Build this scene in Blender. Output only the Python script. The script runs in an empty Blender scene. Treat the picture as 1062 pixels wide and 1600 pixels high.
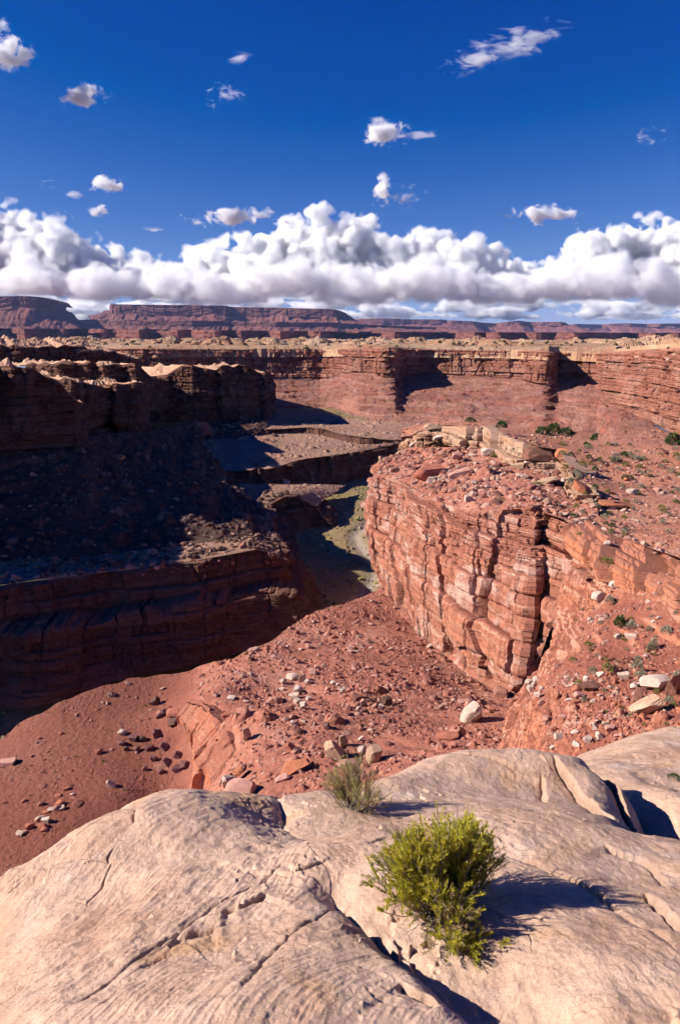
import bpy, bmesh, math, random
import numpy as np
from mathutils import Vector

random.seed(7)
rng = np.random.default_rng(7)
sc = bpy.context.scene
COL = sc.collection

# ------------------------------------------------------------------ camera
LENS = 24.0
FPX = 1600 * LENS / 36.0            # focal length in photo pixels
HORIZON = 523.0
PITCH = math.atan((800 - HORIZON) / FPX)
cam_d = bpy.data.cameras.new("camera")
cam_d.sensor_fit = 'VERTICAL'
cam_d.sensor_height = 36.0
cam_d.sensor_width = 36.0
cam_d.lens = LENS
cam_d.clip_start = 0.05
cam_d.clip_end = 200000
cam = bpy.data.objects.new("camera", cam_d)
cam.rotation_euler = (math.pi / 2 - PITCH, 0, 0)
COL.objects.link(cam)
sc.camera = cam

# ------------------------------------------------------------------ sun, sky, exposure
SUN_DIR = Vector((1.0, 0.07, -0.62)).normalized()      # the way the light travels
SUN_EL = math.asin(-SUN_DIR.z)
SUN_AZ = math.atan2(-SUN_DIR.x, -SUN_DIR.y)            # clockwise from +Y
sun_d = bpy.data.lights.new("sun", 'SUN')
sun_d.energy = 5.0
sun_d.angle = math.radians(0.53)
sun_d.color = (1.0, 0.93, 0.84)
sun = bpy.data.objects.new("sun", sun_d)
sun.rotation_euler = (-SUN_DIR).to_track_quat('Z', 'Y').to_euler()
COL.objects.link(sun)

world = bpy.data.worlds.new("World")
sc.world = world
world.use_nodes = True
wn = world.node_tree.nodes
wl = world.node_tree.links
wn.clear()
sky = wn.new('ShaderNodeTexSky')
sky.sky_type = 'NISHITA'
sky.sun_disc = False
sky.sun_elevation = SUN_EL
sky.sun_rotation = SUN_AZ
sky.altitude = 2500
sky.air_density = 0.8
sky.dust_density = 0.0
sky.ozone_density = 1.6
bg = wn.new('ShaderNodeBackground')
bg.inputs['Strength'].default_value = 0.05
wo = wn.new('ShaderNodeOutputWorld')
# the deep, polarised blue of the photograph: each channel of the sky's own light is graded
sep = wn.new('ShaderNodeSeparateColor')
comb = wn.new('ShaderNodeCombineColor')
wl.new(sky.outputs[0], sep.inputs[0])

def wmath(op, a, b):
    o = wn.new('ShaderNodeMath'); o.operation = op
    for s, v in zip(o.inputs, (a, b)):
        if isinstance(v, bpy.types.NodeSocket): wl.new(v, s)
        else: s.default_value = v
    return o.outputs[0]

def wlimit(x, top):
    return wmath('DIVIDE', x, wmath('ADD', wmath('DIVIDE', x, top), 1.0))
wl.new(wlimit(wmath('MAXIMUM', wmath('MULTIPLY', wmath('SUBTRACT', sep.outputs[0], 1.13), 1.1), 0.0), 30.0), comb.inputs[0])
wl.new(wlimit(wmath('MULTIPLY', wmath('POWER', sep.outputs[1], 1.88), 0.364), 8.5), comb.inputs[1])
wl.new(wlimit(wmath('MULTIPLY', sep.outputs[2], 1.85), 22.0), comb.inputs[2])
wl.new(comb.outputs[0], bg.inputs['Color'])
wl.new(bg.outputs[0], wo.inputs['Surface'])

sc.view_settings.view_transform = 'Standard'
sc.view_settings.look = 'None'
sc.view_settings.exposure = 0.8
sc.view_settings.gamma = 1.0
sc.view_settings.use_curve_mapping = False
sc.render.engine = 'CYCLES'
sc.cycles.max_bounces = 10
sc.cycles.diffuse_bounces = 1
sc.cycles.volume_bounces = 10
sc.cycles.transparent_max_bounces = 32
sc.cycles.use_denoising = True
sc.cycles.use_adaptive_sampling = True
sc.cycles.adaptive_threshold = 0.04
sc.cycles.adaptive_min_samples = 12

# ------------------------------------------------------------------ picture -> place
CP, SP = math.cos(PITCH), math.sin(PITCH)

def P(px, py, d):
    """world point at forward distance d seen at photo pixel px, py"""
    yc = (800 - py) / FPX
    f = CP + yc * SP
    u = -SP + yc * CP
    return ((px - 531) / FPX * d / f, d, u * d / f)

def ratio(py):
    yc = (800 - py) / FPX
    return -(-SP + yc * CP) / (CP + yc * SP)

def PZ(px, py, z):
    return P(px, py, -z / ratio(py))

# ------------------------------------------------------------------ noise (numpy)
_perm = rng.permutation(256).astype(np.int32)
_perm = np.concatenate([_perm, _perm, _perm])
_g = rng.normal(size=(256, 3)).astype(np.float32)
_g /= np.linalg.norm(_g, axis=1)[:, None]

def perlin(x, y, z=None):
    x = np.asarray(x, np.float32)
    y = np.asarray(y, np.float32)
    z = np.zeros_like(x) if z is None else np.asarray(z, np.float32)
    xi = np.floor(x); yi = np.floor(y); zi = np.floor(z)
    xf = x - xi; yf = y - yi; zf = z - zi
    xi = xi.astype(np.int32) & 255; yi = yi.astype(np.int32) & 255; zi = zi.astype(np.int32) & 255
    u = xf * xf * xf * (xf * (xf * 6 - 15) + 10)
    v = yf * yf * yf * (yf * (yf * 6 - 15) + 10)
    w = zf * zf * zf * (zf * (zf * 6 - 15) + 10)

    def g(dx, dy, dz):
        h = _perm[_perm[_perm[xi + dx] + yi + dy] + zi + dz]
        gr = _g[h]
        return gr[..., 0] * (xf - dx) + gr[..., 1] * (yf - dy) + gr[..., 2] * (zf - dz)
    a = g(0, 0, 0); a += u * (g(1, 0, 0) - a)
    b = g(0, 1, 0); b += u * (g(1, 1, 0) - b)
    c = g(0, 0, 1); c += u * (g(1, 0, 1) - c)
    e = g(0, 1, 1); e += u * (g(1, 1, 1) - e)
    a += v * (b - a)
    c += v * (e - c)
    return (a + w * (c - a)) * 1.4

def fbm(x, y, z=None, oct=4, gain=0.5, lac=2.03, ridged=False, billow=False):
    s = 0; amp = 1.0; tot = 0
    for i in range(oct):
        n = perlin(x, y, z)
        if ridged: n = 1 - 2 * np.abs(n)
        if billow: n = 2 * np.abs(n) - 0.6
        s = s + amp * n
        tot += amp
        amp *= gain
        x = x * lac + 17.3; y = y * lac - 9.1
        if z is not None: z = z * lac + 5.7
    return s / tot

def hash2(a, b, k=0):
    a = np.asarray(a).astype(np.int64); b = np.asarray(b).astype(np.int64)
    h = (a * 374761393 + b * 668265263 + k * 974634533) & 0x7fffffff
    h = ((h ^ (h >> 13)) * 1274126177) & 0x7fffffff
    h = ((h ^ (h >> 16)) * 40503) & 0x7fffffff
    return ((h & 0xffff) / 65535.0).astype(np.float32)

def worley(x, y, k=0, jit=0.9):
    """2-D cells: distance to nearest, to second, and the nearest cell's hash"""
    xi = np.floor(x); yi = np.floor(y)
    f1 = np.full(x.shape, 9.0, np.float32); f2 = f1.copy(); cid = np.zeros(x.shape, np.float32)
    for dx in (-1, 0, 1):
        for dy in (-1, 0, 1):
            cx = xi + dx; cy = yi + dy
            px_ = cx + 0.5 + jit * (hash2(cx, cy, k) - 0.5)
            py_ = cy + 0.5 + jit * (hash2(cx, cy, k + 1) - 0.5)
            d = np.sqrt((px_ - x) ** 2 + (py_ - y) ** 2).astype(np.float32)
            near = d < f1
            f2 = np.where(near, f1, np.minimum(f2, d))
            cid = np.where(near, hash2(cx, cy, k + 2), cid)
            f1 = np.where(near, d, f1)
    return f1, f2, cid

def sstep(a, b, x):
    t = np.clip((x - a) / (b - a), 0, 1)
    return t * t * (3 - 2 * t)

def stones(x, y, size, k, keep=0.5):
    """height of scattered half-buried stones of about the given size"""
    f1, f2, c = worley(x / size, y / size, k)
    r = 0.18 + 0.3 * hash2(np.round(c * 65535), np.zeros_like(c), k + 5)
    on = (hash2(np.round(c * 65535), np.ones_like(c), k + 6) < keep)
    h = np.clip(1 - (f1 / r) ** 2, 0, 1) ** 0.5 * r * size * 0.8
    return np.where(on, h, 0), np.where(on & (h > 0), c, 0.5)

# the rock layers of the whole canyon: shared by every cliff
def make_layers(z0, z1, lo, hi, seed):
    r = np.random.default_rng(seed)
    b = [z0]
    while b[-1] < z1:
        b.append(b[-1] + r.uniform(lo, hi) * (0.5 if r.random() < 0.4 else 1.0))
    b = np.array(b)
    n = len(b) + 2
    return dict(b=b, prot=r.uniform(-1, 1, n), blk=r.uniform(1.2, 3.5, n), off=r.uniform(0, 100, n))

def layer_disp(L, s, z, warp, crack=0.5):
    """outward bulge of jointed, ledgy beds; s runs along the cliff"""
    zz = z + warp
    i = np.clip(np.searchsorted(L['b'], zz), 1, len(L['b']) - 1)
    t0 = L['b'][i - 1]; th = L['b'][i] - t0
    fz = (zz - t0) / th
    bw = th * L['blk'][i]
    q = s / bw + L['off'][i]
    bi = np.floor(q)
    jit = 0.7 * (hash2(bi, i, 3) - 0.5)
    fs = q - bi
    bi = np.where(fs < 0.25 + 0.5 * jit * 0.5, bi - 1, bi)
    h = hash2(bi, i, 11)
    edge = np.minimum(fz, 1 - fz)
    round_z = np.clip(edge / 0.16, 0, 1) ** 0.5
    dq = np.abs(fs - (0.25 + 0.25 * jit)) * bw
    groove = np.clip(dq / (0.12 * th + 0.02), 0, 1) ** 0.6
    groove = np.where(hash2(bi, i, 17) > 0.45, groove, 1.0)
    d = L['prot'][i] * 0.6 + (h - 0.5) * 1.3
    d = d - (1 - round_z) * 0.55 - (1 - groove) * crack
    return (d * th).astype(np.float32), (0.6 * h + 0.4 * (L['prot'][i] * 0.5 + 0.5)).astype(np.float32)

LAY_BIG = make_layers(-150, 480, 5, 13, 1)
LAY_MID = make_layers(-150, 480, 1.6, 4.2, 2)
LAY_FINE = make_layers(-150, 480, 0.5, 1.3, 3)

# ------------------------------------------------------------------ meshes
def mesh_from_grid(name, V, mat, attrs=None, keep=None, smooth=True):
    nv, nu = V.shape[:2]
    co = np.ascontiguousarray(V.reshape(-1, 3), np.float32)
    idx = np.arange(nv * nu, dtype=np.int32).reshape(nv, nu)
    q = np.stack([idx[:-1, :-1], idx[:-1, 1:], idx[1:, 1:], idx[1:, :-1]], -1).reshape(-1, 4)
    if keep is not None:
        k = keep.reshape(-1)
        q = q[k[q].all(1)]
        used = np.zeros(len(co), bool); used[q.ravel()] = True
        remap = np.cumsum(used) - 1
        q = remap[q].astype(np.int32)
        co = co[used]
        if attrs: attrs = {a: v.reshape(-1)[used] for a, v in attrs.items()}
    return raw_mesh(name, co, q, mat, attrs, smooth)

def raw_mesh(name, co, faces, mat, attrs=None, smooth=True):
    me = bpy.data.meshes.new(name)
    n = faces.shape[1]
    me.vertices.add(len(co)); me.vertices.foreach_set("co", np.ascontiguousarray(co, np.float32).ravel())
    me.loops.add(len(faces) * n); me.loops.foreach_set("vertex_index", np.ascontiguousarray(faces, np.int32).ravel())
    me.polygons.add(len(faces)); me.polygons.foreach_set("loop_start", np.arange(len(faces), dtype=np.int32) * n)
    me.polygons.foreach_set("use_smooth", np.full(len(faces), smooth))
    for a, v in (attrs or {}).items():
        at = me.attributes.new(a, 'FLOAT', 'POINT')
        at.data.foreach_set("value", np.ascontiguousarray(v, np.float32).ravel())
    me.update(calc_edges=True)
    if mat is not None: me.materials.append(mat)
    return me

def link(name, me, parent=None):
    o = bpy.data.objects.new(name, me)
    COL.objects.link(o)
    if parent is not None: o.parent = parent
    return o

def struct(name, me, label=None):
    o = link(name, me)
    o['kind'] = 'structure'
    if label: o['label'] = label
    return o

def tag(o, label, cat, group=None, kind=None):
    o['label'] = label
    o['category'] = cat
    if group: o['group'] = group
    if kind: o['kind'] = kind
    return o

def thing(name, label, cat, loc=(0, 0, 0), rotz=0, group=None):
    o = bpy.data.objects.new(name, None)
    COL.objects.link(o)
    o.location = loc
    o.rotation_euler = (0, 0, rotz)
    return tag(o, label, cat, group)

def catmull(A, t):
    """A (rows,K,3), t in 0..K-1 -> (rows,len(t),3)"""
    K = A.shape[1]
    i = np.clip(np.floor(t).astype(int), 0, K - 2)
    f = (t - i)[None, :, None]
    p0 = A[:, np.maximum(i - 1, 0)]; p1 = A[:, i]; p2 = A[:, i + 1]; p3 = A[:, np.minimum(i + 2, K - 1)]
    return 0.5 * (2 * p1 + (p2 - p0) * f + (2 * p0 - 5 * p1 + 4 * p2 - p3) * f ** 2 + (3 * p1 - p0 - 3 * p2 + p3) * f ** 3)

def loft_grid(rows, nu, nvs, smooth_u=0.6):
    A = np.array(rows, np.float64)                       # rows, K, 3
    K = A.shape[1]
    # u parameter spread by apparent length
    seg = np.zeros(K - 1)
    for r in A:
        dlt = np.linalg.norm(np.diff(r, axis=0), axis=1) / np.maximum(np.linalg.norm((r[1:] + r[:-1]) / 2, axis=1), 1)
        seg += dlt
    cum = np.concatenate([[0], np.cumsum(seg)])
    t = np.interp(np.linspace(0, cum[-1], nu), cum, np.arange(K))
    i = np.clip(np.floor(t).astype(int), 0, K - 2)
    f = (t - i)[None, :, None]
    lin = A[:, i] * (1 - f) + A[:, i + 1] * f
    R = lin * (1 - smooth_u) + catmull(A, t) * smooth_u
    out = []; vv = []
    for k, n in enumerate(nvs):
        w = np.linspace(0, 1, n, endpoint=(k == len(nvs) - 1))[:, None, None]
        out.append(R[k][None] * (1 - w) + R[k + 1][None] * w)
        vv.append(k + w[:, 0, 0])
    G = np.concatenate(out); V = np.concatenate(vv)
    mid = G[len(G) // 2]
    S = np.concatenate([[0], np.cumsum(np.linalg.norm(np.diff(mid[:, :2], axis=0), axis=1))])
    return G, np.broadcast_to(S[None], G.shape[:2]), np.broadcast_to(V[:, None], G.shape[:2])

def grid_normals(G):
    du = np.gradient(G, axis=1); dv = np.gradient(G, axis=0)
    n = np.cross(du, dv)
    n /= np.maximum(np.linalg.norm(n, axis=2), 1e-9)[..., None]
    return n

def toward_camera(n, G):
    c = G.mean(axis=(0, 1)); m = n.mean(axis=(0, 1))
    return n if np.dot(m, -c) > 0 else -n

def cliff(name, rows, nu, nvs, mat, scale=1.0, butt=3.0, joint=1.0, fade=(0.04, 0.04), smooth_u=0.6, fine=1.0, seed=0.0, label=None, s0=0.0, big=0.7, massive=None):
    """a cliff swept between lines, with buttresses, joints and beds pushed out of it"""
    G, S, V = loft_grid(rows, nu, nvs, smooth_u)
    N = toward_camera(grid_normals(G), G)
    H = N.copy(); H[..., 2] *= 0.15
    H /= np.maximum(np.linalg.norm(H, axis=2), 1e-6)[..., None]
    s = (S + s0 + seed * 37.1).astype(np.float32); z = G[..., 2].astype(np.float32)
    warp = 1.2 * scale * perlin(s / (60 * scale), z * 0 + seed)
    wob = s + 1.5 * scale * perlin(s / (9 * scale), z / (7 * scale), s * 0 + seed)
    d1, t1 = layer_disp(LAY_BIG, wob / scale, z / scale, warp, 0.35)
    d2, t2 = layer_disp(LAY_MID, wob / scale + 31, z / scale, warp * 0.8 + 0.2, 0.5)
    d3, t3 = layer_disp(LAY_FINE, wob / scale + 77, z / scale, warp * 0.6, 0.5)
    b = fbm(s / (42 * scale), z / (160 * scale) + seed, oct=2)
    r = fbm(wob / (15 * scale), z / (70 * scale) + seed + 4, oct=3, ridged=True)
    j1, j2, jc = worley(wob / (11 * scale), z / ((110 if massive else 46) * scale) + seed * 3, 21)
    je = j2 - j1
    jgroove = np.clip(1 - je / 0.07, 0, 1) * (perlin(s / (23 * scale), z / (30 * scale) + seed) > 0.0)
    if massive:
        mz = V + 0.25 * perlin(s / (25 * scale), z / (40 * scale) + 3)
        mk = sstep(massive[0], massive[1], mz)
        d2 = d2 * (1 - 0.75 * mk); d3 = d3 * (1 - 0.8 * mk)
        r = r + mk * 1.3 * fbm(s / (8 * scale), z / (120 * scale) + seed, oct=2, ridged=True)
    d = butt * scale * (1.5 * b + 0.45 * r) + scale * (big * 0.33 * d1 + 0.5 * d2 * fine + 0.55 * d3 * fine)
    d += joint * scale * ((jc - 0.5) * 1.8 - jgroove * 1.6)
    d += 0.35 * scale * fbm(G[..., 0] / (2.5 * scale), G[..., 1] / (2.5 * scale), G[..., 2] / (2.5 * scale), oct=3)
    vm = V / V.max()
    env = np.minimum(np.clip(vm / max(fade[0], 1e-4), 0.12, 1), np.clip((1 - vm) / max(fade[1], 1e-4), 0.0, 1))
    G = G + H * (d * env)[..., None]
    tone = 0.4 * t1 + 0.35 * t2 + 0.25 * t3
    me = mesh_from_grid(name, G, mat, dict(tone=tone), smooth=False)
    return struct(name, me, label)

def slope(name, rows, nu, nvs, mat, amp=1.0, rock=1.0, smooth_u=0.8, seed=0.0, label=None, ledge=0.0, rill=1.0, keepas=None):
    """a talus or bench sheet between lines, rough with rubble"""
    G, S, V = loft_grid(rows, nu, nvs, smooth_u)
    N = grid_normals(G)
    N = np.where(N[..., 2:3] < 0, -N, N)
    x, y, z = [G[..., k].astype(np.float32) for k in range(3)]
    d = amp * (2.2 * fbm(x / 38, y / 38, z / 38 + seed, oct=4) + 0.7 * fbm(x / 6, y / 6, z / 6 + seed, oct=4))
    wS = S + 9 * fbm(x / 30, y / 30, z / 12 + seed, oct=3) + 16 * V * perlin(S / 70, V * 0 + seed)
    d += amp * rill * 0.55 * fbm(wS / 14, V * 2.2 + seed, oct=4, ridged=True) * sstep(-0.3, 0.3, perlin(S / 40, V * 1.5 + seed))
    tone = np.full(x.shape, 0.5, np.float32)
    for size, k, kp in ((9, 3, 0.10), (4.5, 13, 0.22), (2.2, 23, 0.35)):
        h, c = stones(x, y, size, k, kp)
        d += rock * h
        tone = np.where(h > 0.02, c, tone)
    if ledge:
        for per, am in ((6.3, 1.0), (2.7, 0.5)):
            q = (z + 0.5 * per * fbm(x / (per * 7), y / (per * 7), oct=3)) / per
            fr = q - np.floor(q)
            g = sstep(-0.15, 0.35, fbm(x / (per * 5) + per, y / (per * 5), oct=2))
            d += ledge * am * per * 0.35 * (sstep(0.72, 0.92, fr) - fr) * g
    e = np.minimum(np.clip(V / 0.06, 0, 1), np.clip((V.max() - V) / 0.06, 0, 1))
    G = G + N * (d * e)[..., None]
    if keepas: SURF[keepas] = (G, np.zeros(x.shape))
    return struct(name, mesh_from_grid(name, G, mat, dict(tone=tone), smooth=False), label)

# thin-plate height fields
class TPS:
    def __init__(self, pts, smooth=0.0):
        p = np.array(pts, np.float64)
        self.xy = p[:, :2]
        self.sc = np.abs(self.xy).max()
        q = self.xy / self.sc
        n = len(q)
        r = np.linalg.norm(q[:, None] - q[None], axis=2)
        Kk = np.where(r > 0, r * r * np.log(np.maximum(r, 1e-12)), 0) + smooth * np.eye(n)
        Pm = np.concatenate([np.ones((n, 1)), q], 1)
        M = np.block([[Kk, Pm], [Pm.T, np.zeros((3, 3))]])
        self.w = np.linalg.solve(M, np.concatenate([p[:, 2], np.zeros(3)]))
        self.q = q

    def __call__(self, x, y):
        sh = np.shape(x)
        X = np.stack([np.ravel(x), np.ravel(y)], 1) / self.sc
        out = np.full(len(X), self.w[-3]) + X @ self.w[-2:]
        for k in range(len(self.q)):
            r2 = ((X - self.q[k]) ** 2).sum(1)
            out += self.w[k] * 0.5 * r2 * np.log(np.maximum(r2, 1e-18))
        return out.reshape(sh)

def fan_grid(a0, a1, na, d0, d1, nd):
    """ground samples spread evenly as seen from the viewpoint: x = a*d"""
    a = np.linspace(a0, a1, na)[None]
    d = np.exp(np.linspace(math.log(d0), math.log(d1), nd))[:, None]
    return a * d, d * np.ones_like(a)

# ------------------------------------------------------------------ materials
class NT:
    def __init__(self, name):
        self.m = bpy.data.materials.new(name)
        self.m.use_nodes = True
        self.t = self.m.node_tree
        self.t.nodes.clear()
        self.out = self.t.nodes.new('ShaderNodeOutputMaterial')
        self.pos = self.n('ShaderNodeNewGeometry').outputs['Position']
        self.nrm = self.n('ShaderNodeNewGeometry').outputs['Normal']

    def n(self, typ, **kw):
        o = self.t.nodes.new(typ)
        for k, v in kw.items(): setattr(o, k, v)
        return o

    def set(self, sock, v):
        if isinstance(v, bpy.types.NodeSocket): self.t.links.new(v, sock)
        elif isinstance(v, (tuple, list)) and len(v) == 3 and sock.type == 'RGBA': sock.default_value = (*v, 1)
        else: sock.default_value = v

    def scale(self, vec, s):
        o = self.n('ShaderNodeVectorMath', operation='MULTIPLY')
        self.set(o.inputs[0], vec); o.inputs[1].default_value = s
        return o.outputs[0]

    def addv(self, a, b):
        o = self.n('ShaderNodeVectorMath', operation='ADD')
        self.set(o.inputs[0], a); self.set(o.inputs[1], b)
        return o.outputs[0]

    def noise(self, vec, scale=1.0, detail=4, rough=0.55, dist=0.0, col=False):
        o = self.n('ShaderNodeTexNoise')
        self.set(o.inputs['Vector'], vec)
        o.inputs['Scale'].default_value = scale
        o.inputs['Detail'].default_value = detail
        o.inputs['Roughness'].default_value = rough
        o.inputs['Distortion'].default_value = dist
        return o.outputs['Color' if col else 'Fac']

    def voro(self, vec, scale=1.0, out='Distance', feature='F1'):
        o = self.n('ShaderNodeTexVoronoi', feature=feature)
        self.set(o.inputs['Vector'], vec)
        o.inputs['Scale'].default_value = scale
        return o.outputs[out]

    def math(self, op, a, b=0.0, clamp=False):
        o = self.n('ShaderNodeMath', operation=op, use_clamp=clamp)
        self.set(o.inputs[0], a); self.set(o.inputs[1], b)
        return o.outputs[0]

    def rng(self, v, a, b, c=0.0, d=1.0):
        o = self.n('ShaderNodeMapRange', interpolation_type='SMOOTHSTEP')
        self.set(o.inputs[0], v)
        for k, x in zip((1, 2, 3, 4), (a, b, c, d)): o.inputs[k].default_value = x
        return o.outputs[0]

    def ramp(self, fac, stops, interp='LINEAR'):
        o = self.n('ShaderNodeValToRGB')
        o.color_ramp.interpolation = interp
        el = o.color_ramp.elements
        while len(el) < len(stops): el.new(0.5)
        for e, (p, c) in zip(el, stops):
            e.position = p; e.color = (*c, 1)
        self.set(o.inputs[0], fac)
        return o.outputs[0]

    def mix(self, fac, a, b, blend='MIX'):
        o = self.n('ShaderNodeMix', data_type='RGBA', blend_type=blend)
        self.set(o.inputs[0], fac); self.set(o.inputs[6], a); self.set(o.inputs[7], b)
        return o.outputs[2]

    def attr(self, name):
        return self.n('ShaderNodeAttribute', attribute_name=name).outputs['Fac']

    def sep(self, v):
        o = self.n('ShaderNodeSeparateXYZ'); self.set(o.inputs[0], v)
        return o.outputs

    def bump(self, h, strength=0.5, dist=0.2, normal=None):
        o = self.n('ShaderNodeBump')
        o.inputs['Strength'].default_value = strength
        o.inputs['Distance'].default_value = dist
        self.set(o.inputs['Height'], h)
        if normal is not None: self.set(o.inputs['Normal'], normal)
        return o.outputs[0]

    def done(self, color, rough=0.95, normal=None, spec=0.15, trans=None):
        b = self.n('ShaderNodeBsdfPrincipled')
        self.set(b.inputs['Base Color'], color)
        self.set(b.inputs['Roughness'], rough)
        b.inputs['Specular IOR Level'].default_value = spec
        if normal is not None: self.set(b.inputs['Normal'], normal)
        self.t.links.new(b.outputs[0], self.out.inputs[0])
        return self.m

def rock_material(name, cols, pale, soil, s=1.0, varnish=0.6, pale_amt=0.5, soil_lo=0.55, soil_hi=0.8, bump=0.6):
    m = NT(name)
    p = m.scale(m.pos, (1 / s, 1 / s, 1 / s))
    warp = m.noise(p, 0.05, 2, 0.5, col=True)
    wp = m.addv(p, m.scale(warp, (3, 3, 3)))
    st = m.noise(m.scale(wp, (0.012, 0.012, 0.32)), 1.0, 5, 0.62)
    stf = m.noise(m.scale(wp, (0.05, 0.05, 1.6)), 1.0, 3, 0.6)
    k = m.math('ADD', m.math('MULTIPLY', st, 0.75), m.math('MULTIPLY', stf, 0.25))
    c = m.ramp(k, [(0.30 + 0.4 * i / (len(cols) - 1), x) for i, x in enumerate(cols)])
    # tone of each block and bed
    tone = m.attr('tone')
    c = m.mix(1.0, c, m.ramp(tone, [(0.15, (0.72, 0.68, 0.66)), (0.5, (1, 1, 1)), (0.85, (1.28, 1.22, 1.16))]), 'MULTIPLY')
    # pale bleached patches
    bl = m.noise(m.scale(p, (0.07, 0.07, 0.11)), 1.0, 5, 0.6, 0.6)
    blm = m.math('MULTIPLY', m.rng(bl, 0.49, 0.62), pale_amt)
    c = m.mix(blm, c, pale)
    # dark varnish streaks running down steep faces
    nz = m.sep(m.nrm)[2]
    steep = m.rng(nz, 0.55, 0.25)
    vs = m.noise(m.scale(wp, (0.42, 0.42, 0.035)), 1.0, 4, 0.65)
    vb = m.noise(m.scale(p, (0.06, 0.06, 0.05)), 1.0, 3, 0.5)
    vm = m.math('MULTIPLY', m.math('MULTIPLY', m.rng(vs, 0.5, 0.68), m.rng(vb, 0.42, 0.6)), varnish)
    vm = m.math('MULTIPLY', vm, steep)
    c = m.mix(vm, c, (0.085, 0.042, 0.032))
    # soil and dust lie on the flats
    sn = m.noise(p, 0.35, 5, 0.65)
    fl = m.rng(m.math('ADD', nz, m.math('MULTIPLY', m.math('SUBTRACT', sn, 0.5), 0.5)), soil_lo, soil_hi)
    c = m.mix(fl, c, soil)
    # grain
    g = m.noise(p, 1.6, 5, 0.7)
    c = m.mix(1.0, c, m.ramp(g, [(0.25, (0.74, 0.72, 0.70)), (0.75, (1.24, 1.25, 1.27))]), 'MULTIPLY')
    h = m.math('ADD', m.noise(p, 0.9, 6, 0.65), m.math('MULTIPLY', stf, 0.4))
    nb = m.bump(h, bump, 0.5 * s)
    return m.done(c, 0.95, nb)

def _gate(m, p):
    return m.rng(m.noise(p, 0.09, 4, 0.6), 0.45, 0.62)

def soil_material(name, a, b, c_, s=1.0, speck=(0.42, 0.30, 0.24), speck_amt=0.5, green=None, bump=0.5, flatcol=None):
    m = NT(name)
    p = m.scale(m.pos, (1 / s, 1 / s, 1 / s))
    n1 = m.noise(p, 0.03, 5, 0.6, 0.4)
    n2 = m.noise(p, 0.25, 5, 0.65)
    k = m.math('ADD', m.math('MULTIPLY', n1, 0.6), m.math('MULTIPLY', n2, 0.4))
    c = m.ramp(k, [(0.32, a), (0.5, b), (0.68, c_)])
    nz = m.sep(m.nrm)[2]
    v = m.voro(p, 0.9)
    vr = m.voro(p, 0.9, 'Color')
    pick = m.rng(m.sep(vr)[0], 0.62, 0.66)
    sm = m.math('MULTIPLY', m.math('MULTIPLY', m.math('MULTIPLY', m.rng(v, 0.42, 0.25), pick), speck_amt), _gate(m, p))
    c = m.mix(sm, c, speck)
    tone = m.attr('tone')
    c = m.mix(m.rng(tone, 0.6, 0.9), c, m.mix(0.5, speck, c))
    c = m.mix(m.rng(tone, 0.35, 0.1), c, (0.12, 0.055, 0.042))
    if name == 'canyon_floor_soil':
        c = m.mix(m.math('MULTIPLY', m.attr('wash'), 0.85), c, m.mix(n2, (0.30, 0.22, 0.17), (0.44, 0.35, 0.28)))
    if flatcol:
        c = m.mix(m.attr('flat'), c, m.mix(0.25, flatcol, c))
    if green:
        gv = m.voro(m.addv(p, m.scale(m.noise(p, 0.8, 2, col=True), (0.8, 0.8, 0.8))), 0.42)
        gm = m.math('MULTIPLY', m.rng(gv, 0.30, 0.18), m.rng(m.noise(p, 0.06, 3), 0.42, 0.6))
        gm = m.math('MULTIPLY', gm, m.rng(nz, 0.6, 0.8))
        c = m.mix(gm, c, green)
    g = m.noise(p, 2.2, 5, 0.7)
    c = m.mix(1.0, c, m.ramp(g, [(0.25, (0.72, 0.70, 0.68)), (0.75, (1.25, 1.27, 1.3))]), 'MULTIPLY')
    h = m.math('ADD', m.noise(p, 1.1, 6, 0.7), m.math('MULTIPLY', sm, 0.5))
    return m.done(c, 0.97, m.bump(h, bump, 0.5 * s))

RED = [(0.20, 0.075, 0.048), (0.34, 0.125, 0.075), (0.27, 0.10, 0.06), (0.42, 0.18, 0.115), (0.33, 0.13, 0.08)]
M_far = rock_material("far_wall_rock", [(0.17, 0.062, 0.042), (0.31, 0.118, 0.078), (0.21, 0.078, 0.053), (0.38, 0.18, 0.12), (0.27, 0.102, 0.069)],
                      (0.46, 0.27, 0.20), (0.31, 0.14, 0.09), 2.2, 0.6, 0.45, bump=0.8)
M_spur = rock_material("spur_rock", [(0.20, 0.075, 0.047), (0.37, 0.152, 0.096), (0.29, 0.112, 0.070), (0.44, 0.225, 0.155), (0.35, 0.14, 0.088)],
                       (0.54, 0.36, 0.285), (0.32, 0.125, 0.082), 1.0, 0.9, 0.75)
M_shade_rock = rock_material("shade_dark_wall_rock", [(0.055, 0.025, 0.019), (0.10, 0.042, 0.030), (0.07, 0.030, 0.022), (0.125, 0.055, 0.038), (0.085, 0.036, 0.026)],
                       (0.20, 0.12, 0.09), (0.16, 0.075, 0.052), 1.5, 0.6, 0.25)  # albedo lowered to deepen the shade on the left walls and scarps
M_cap = rock_material("cap_sandstone", [(0.34, 0.19, 0.12), (0.52, 0.34, 0.23), (0.42, 0.23, 0.145), (0.60, 0.42, 0.30), (0.50, 0.31, 0.21)],
                      (0.62, 0.47, 0.36), (0.42, 0.23, 0.15), 1.0, 0.45, 0.5)
M_talus_far = soil_material("far_talus", (0.25, 0.11, 0.078), (0.36, 0.16, 0.112), (0.44, 0.23, 0.17), 2.0, (0.50, 0.36, 0.28), 0.6, bump=0.8)
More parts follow.
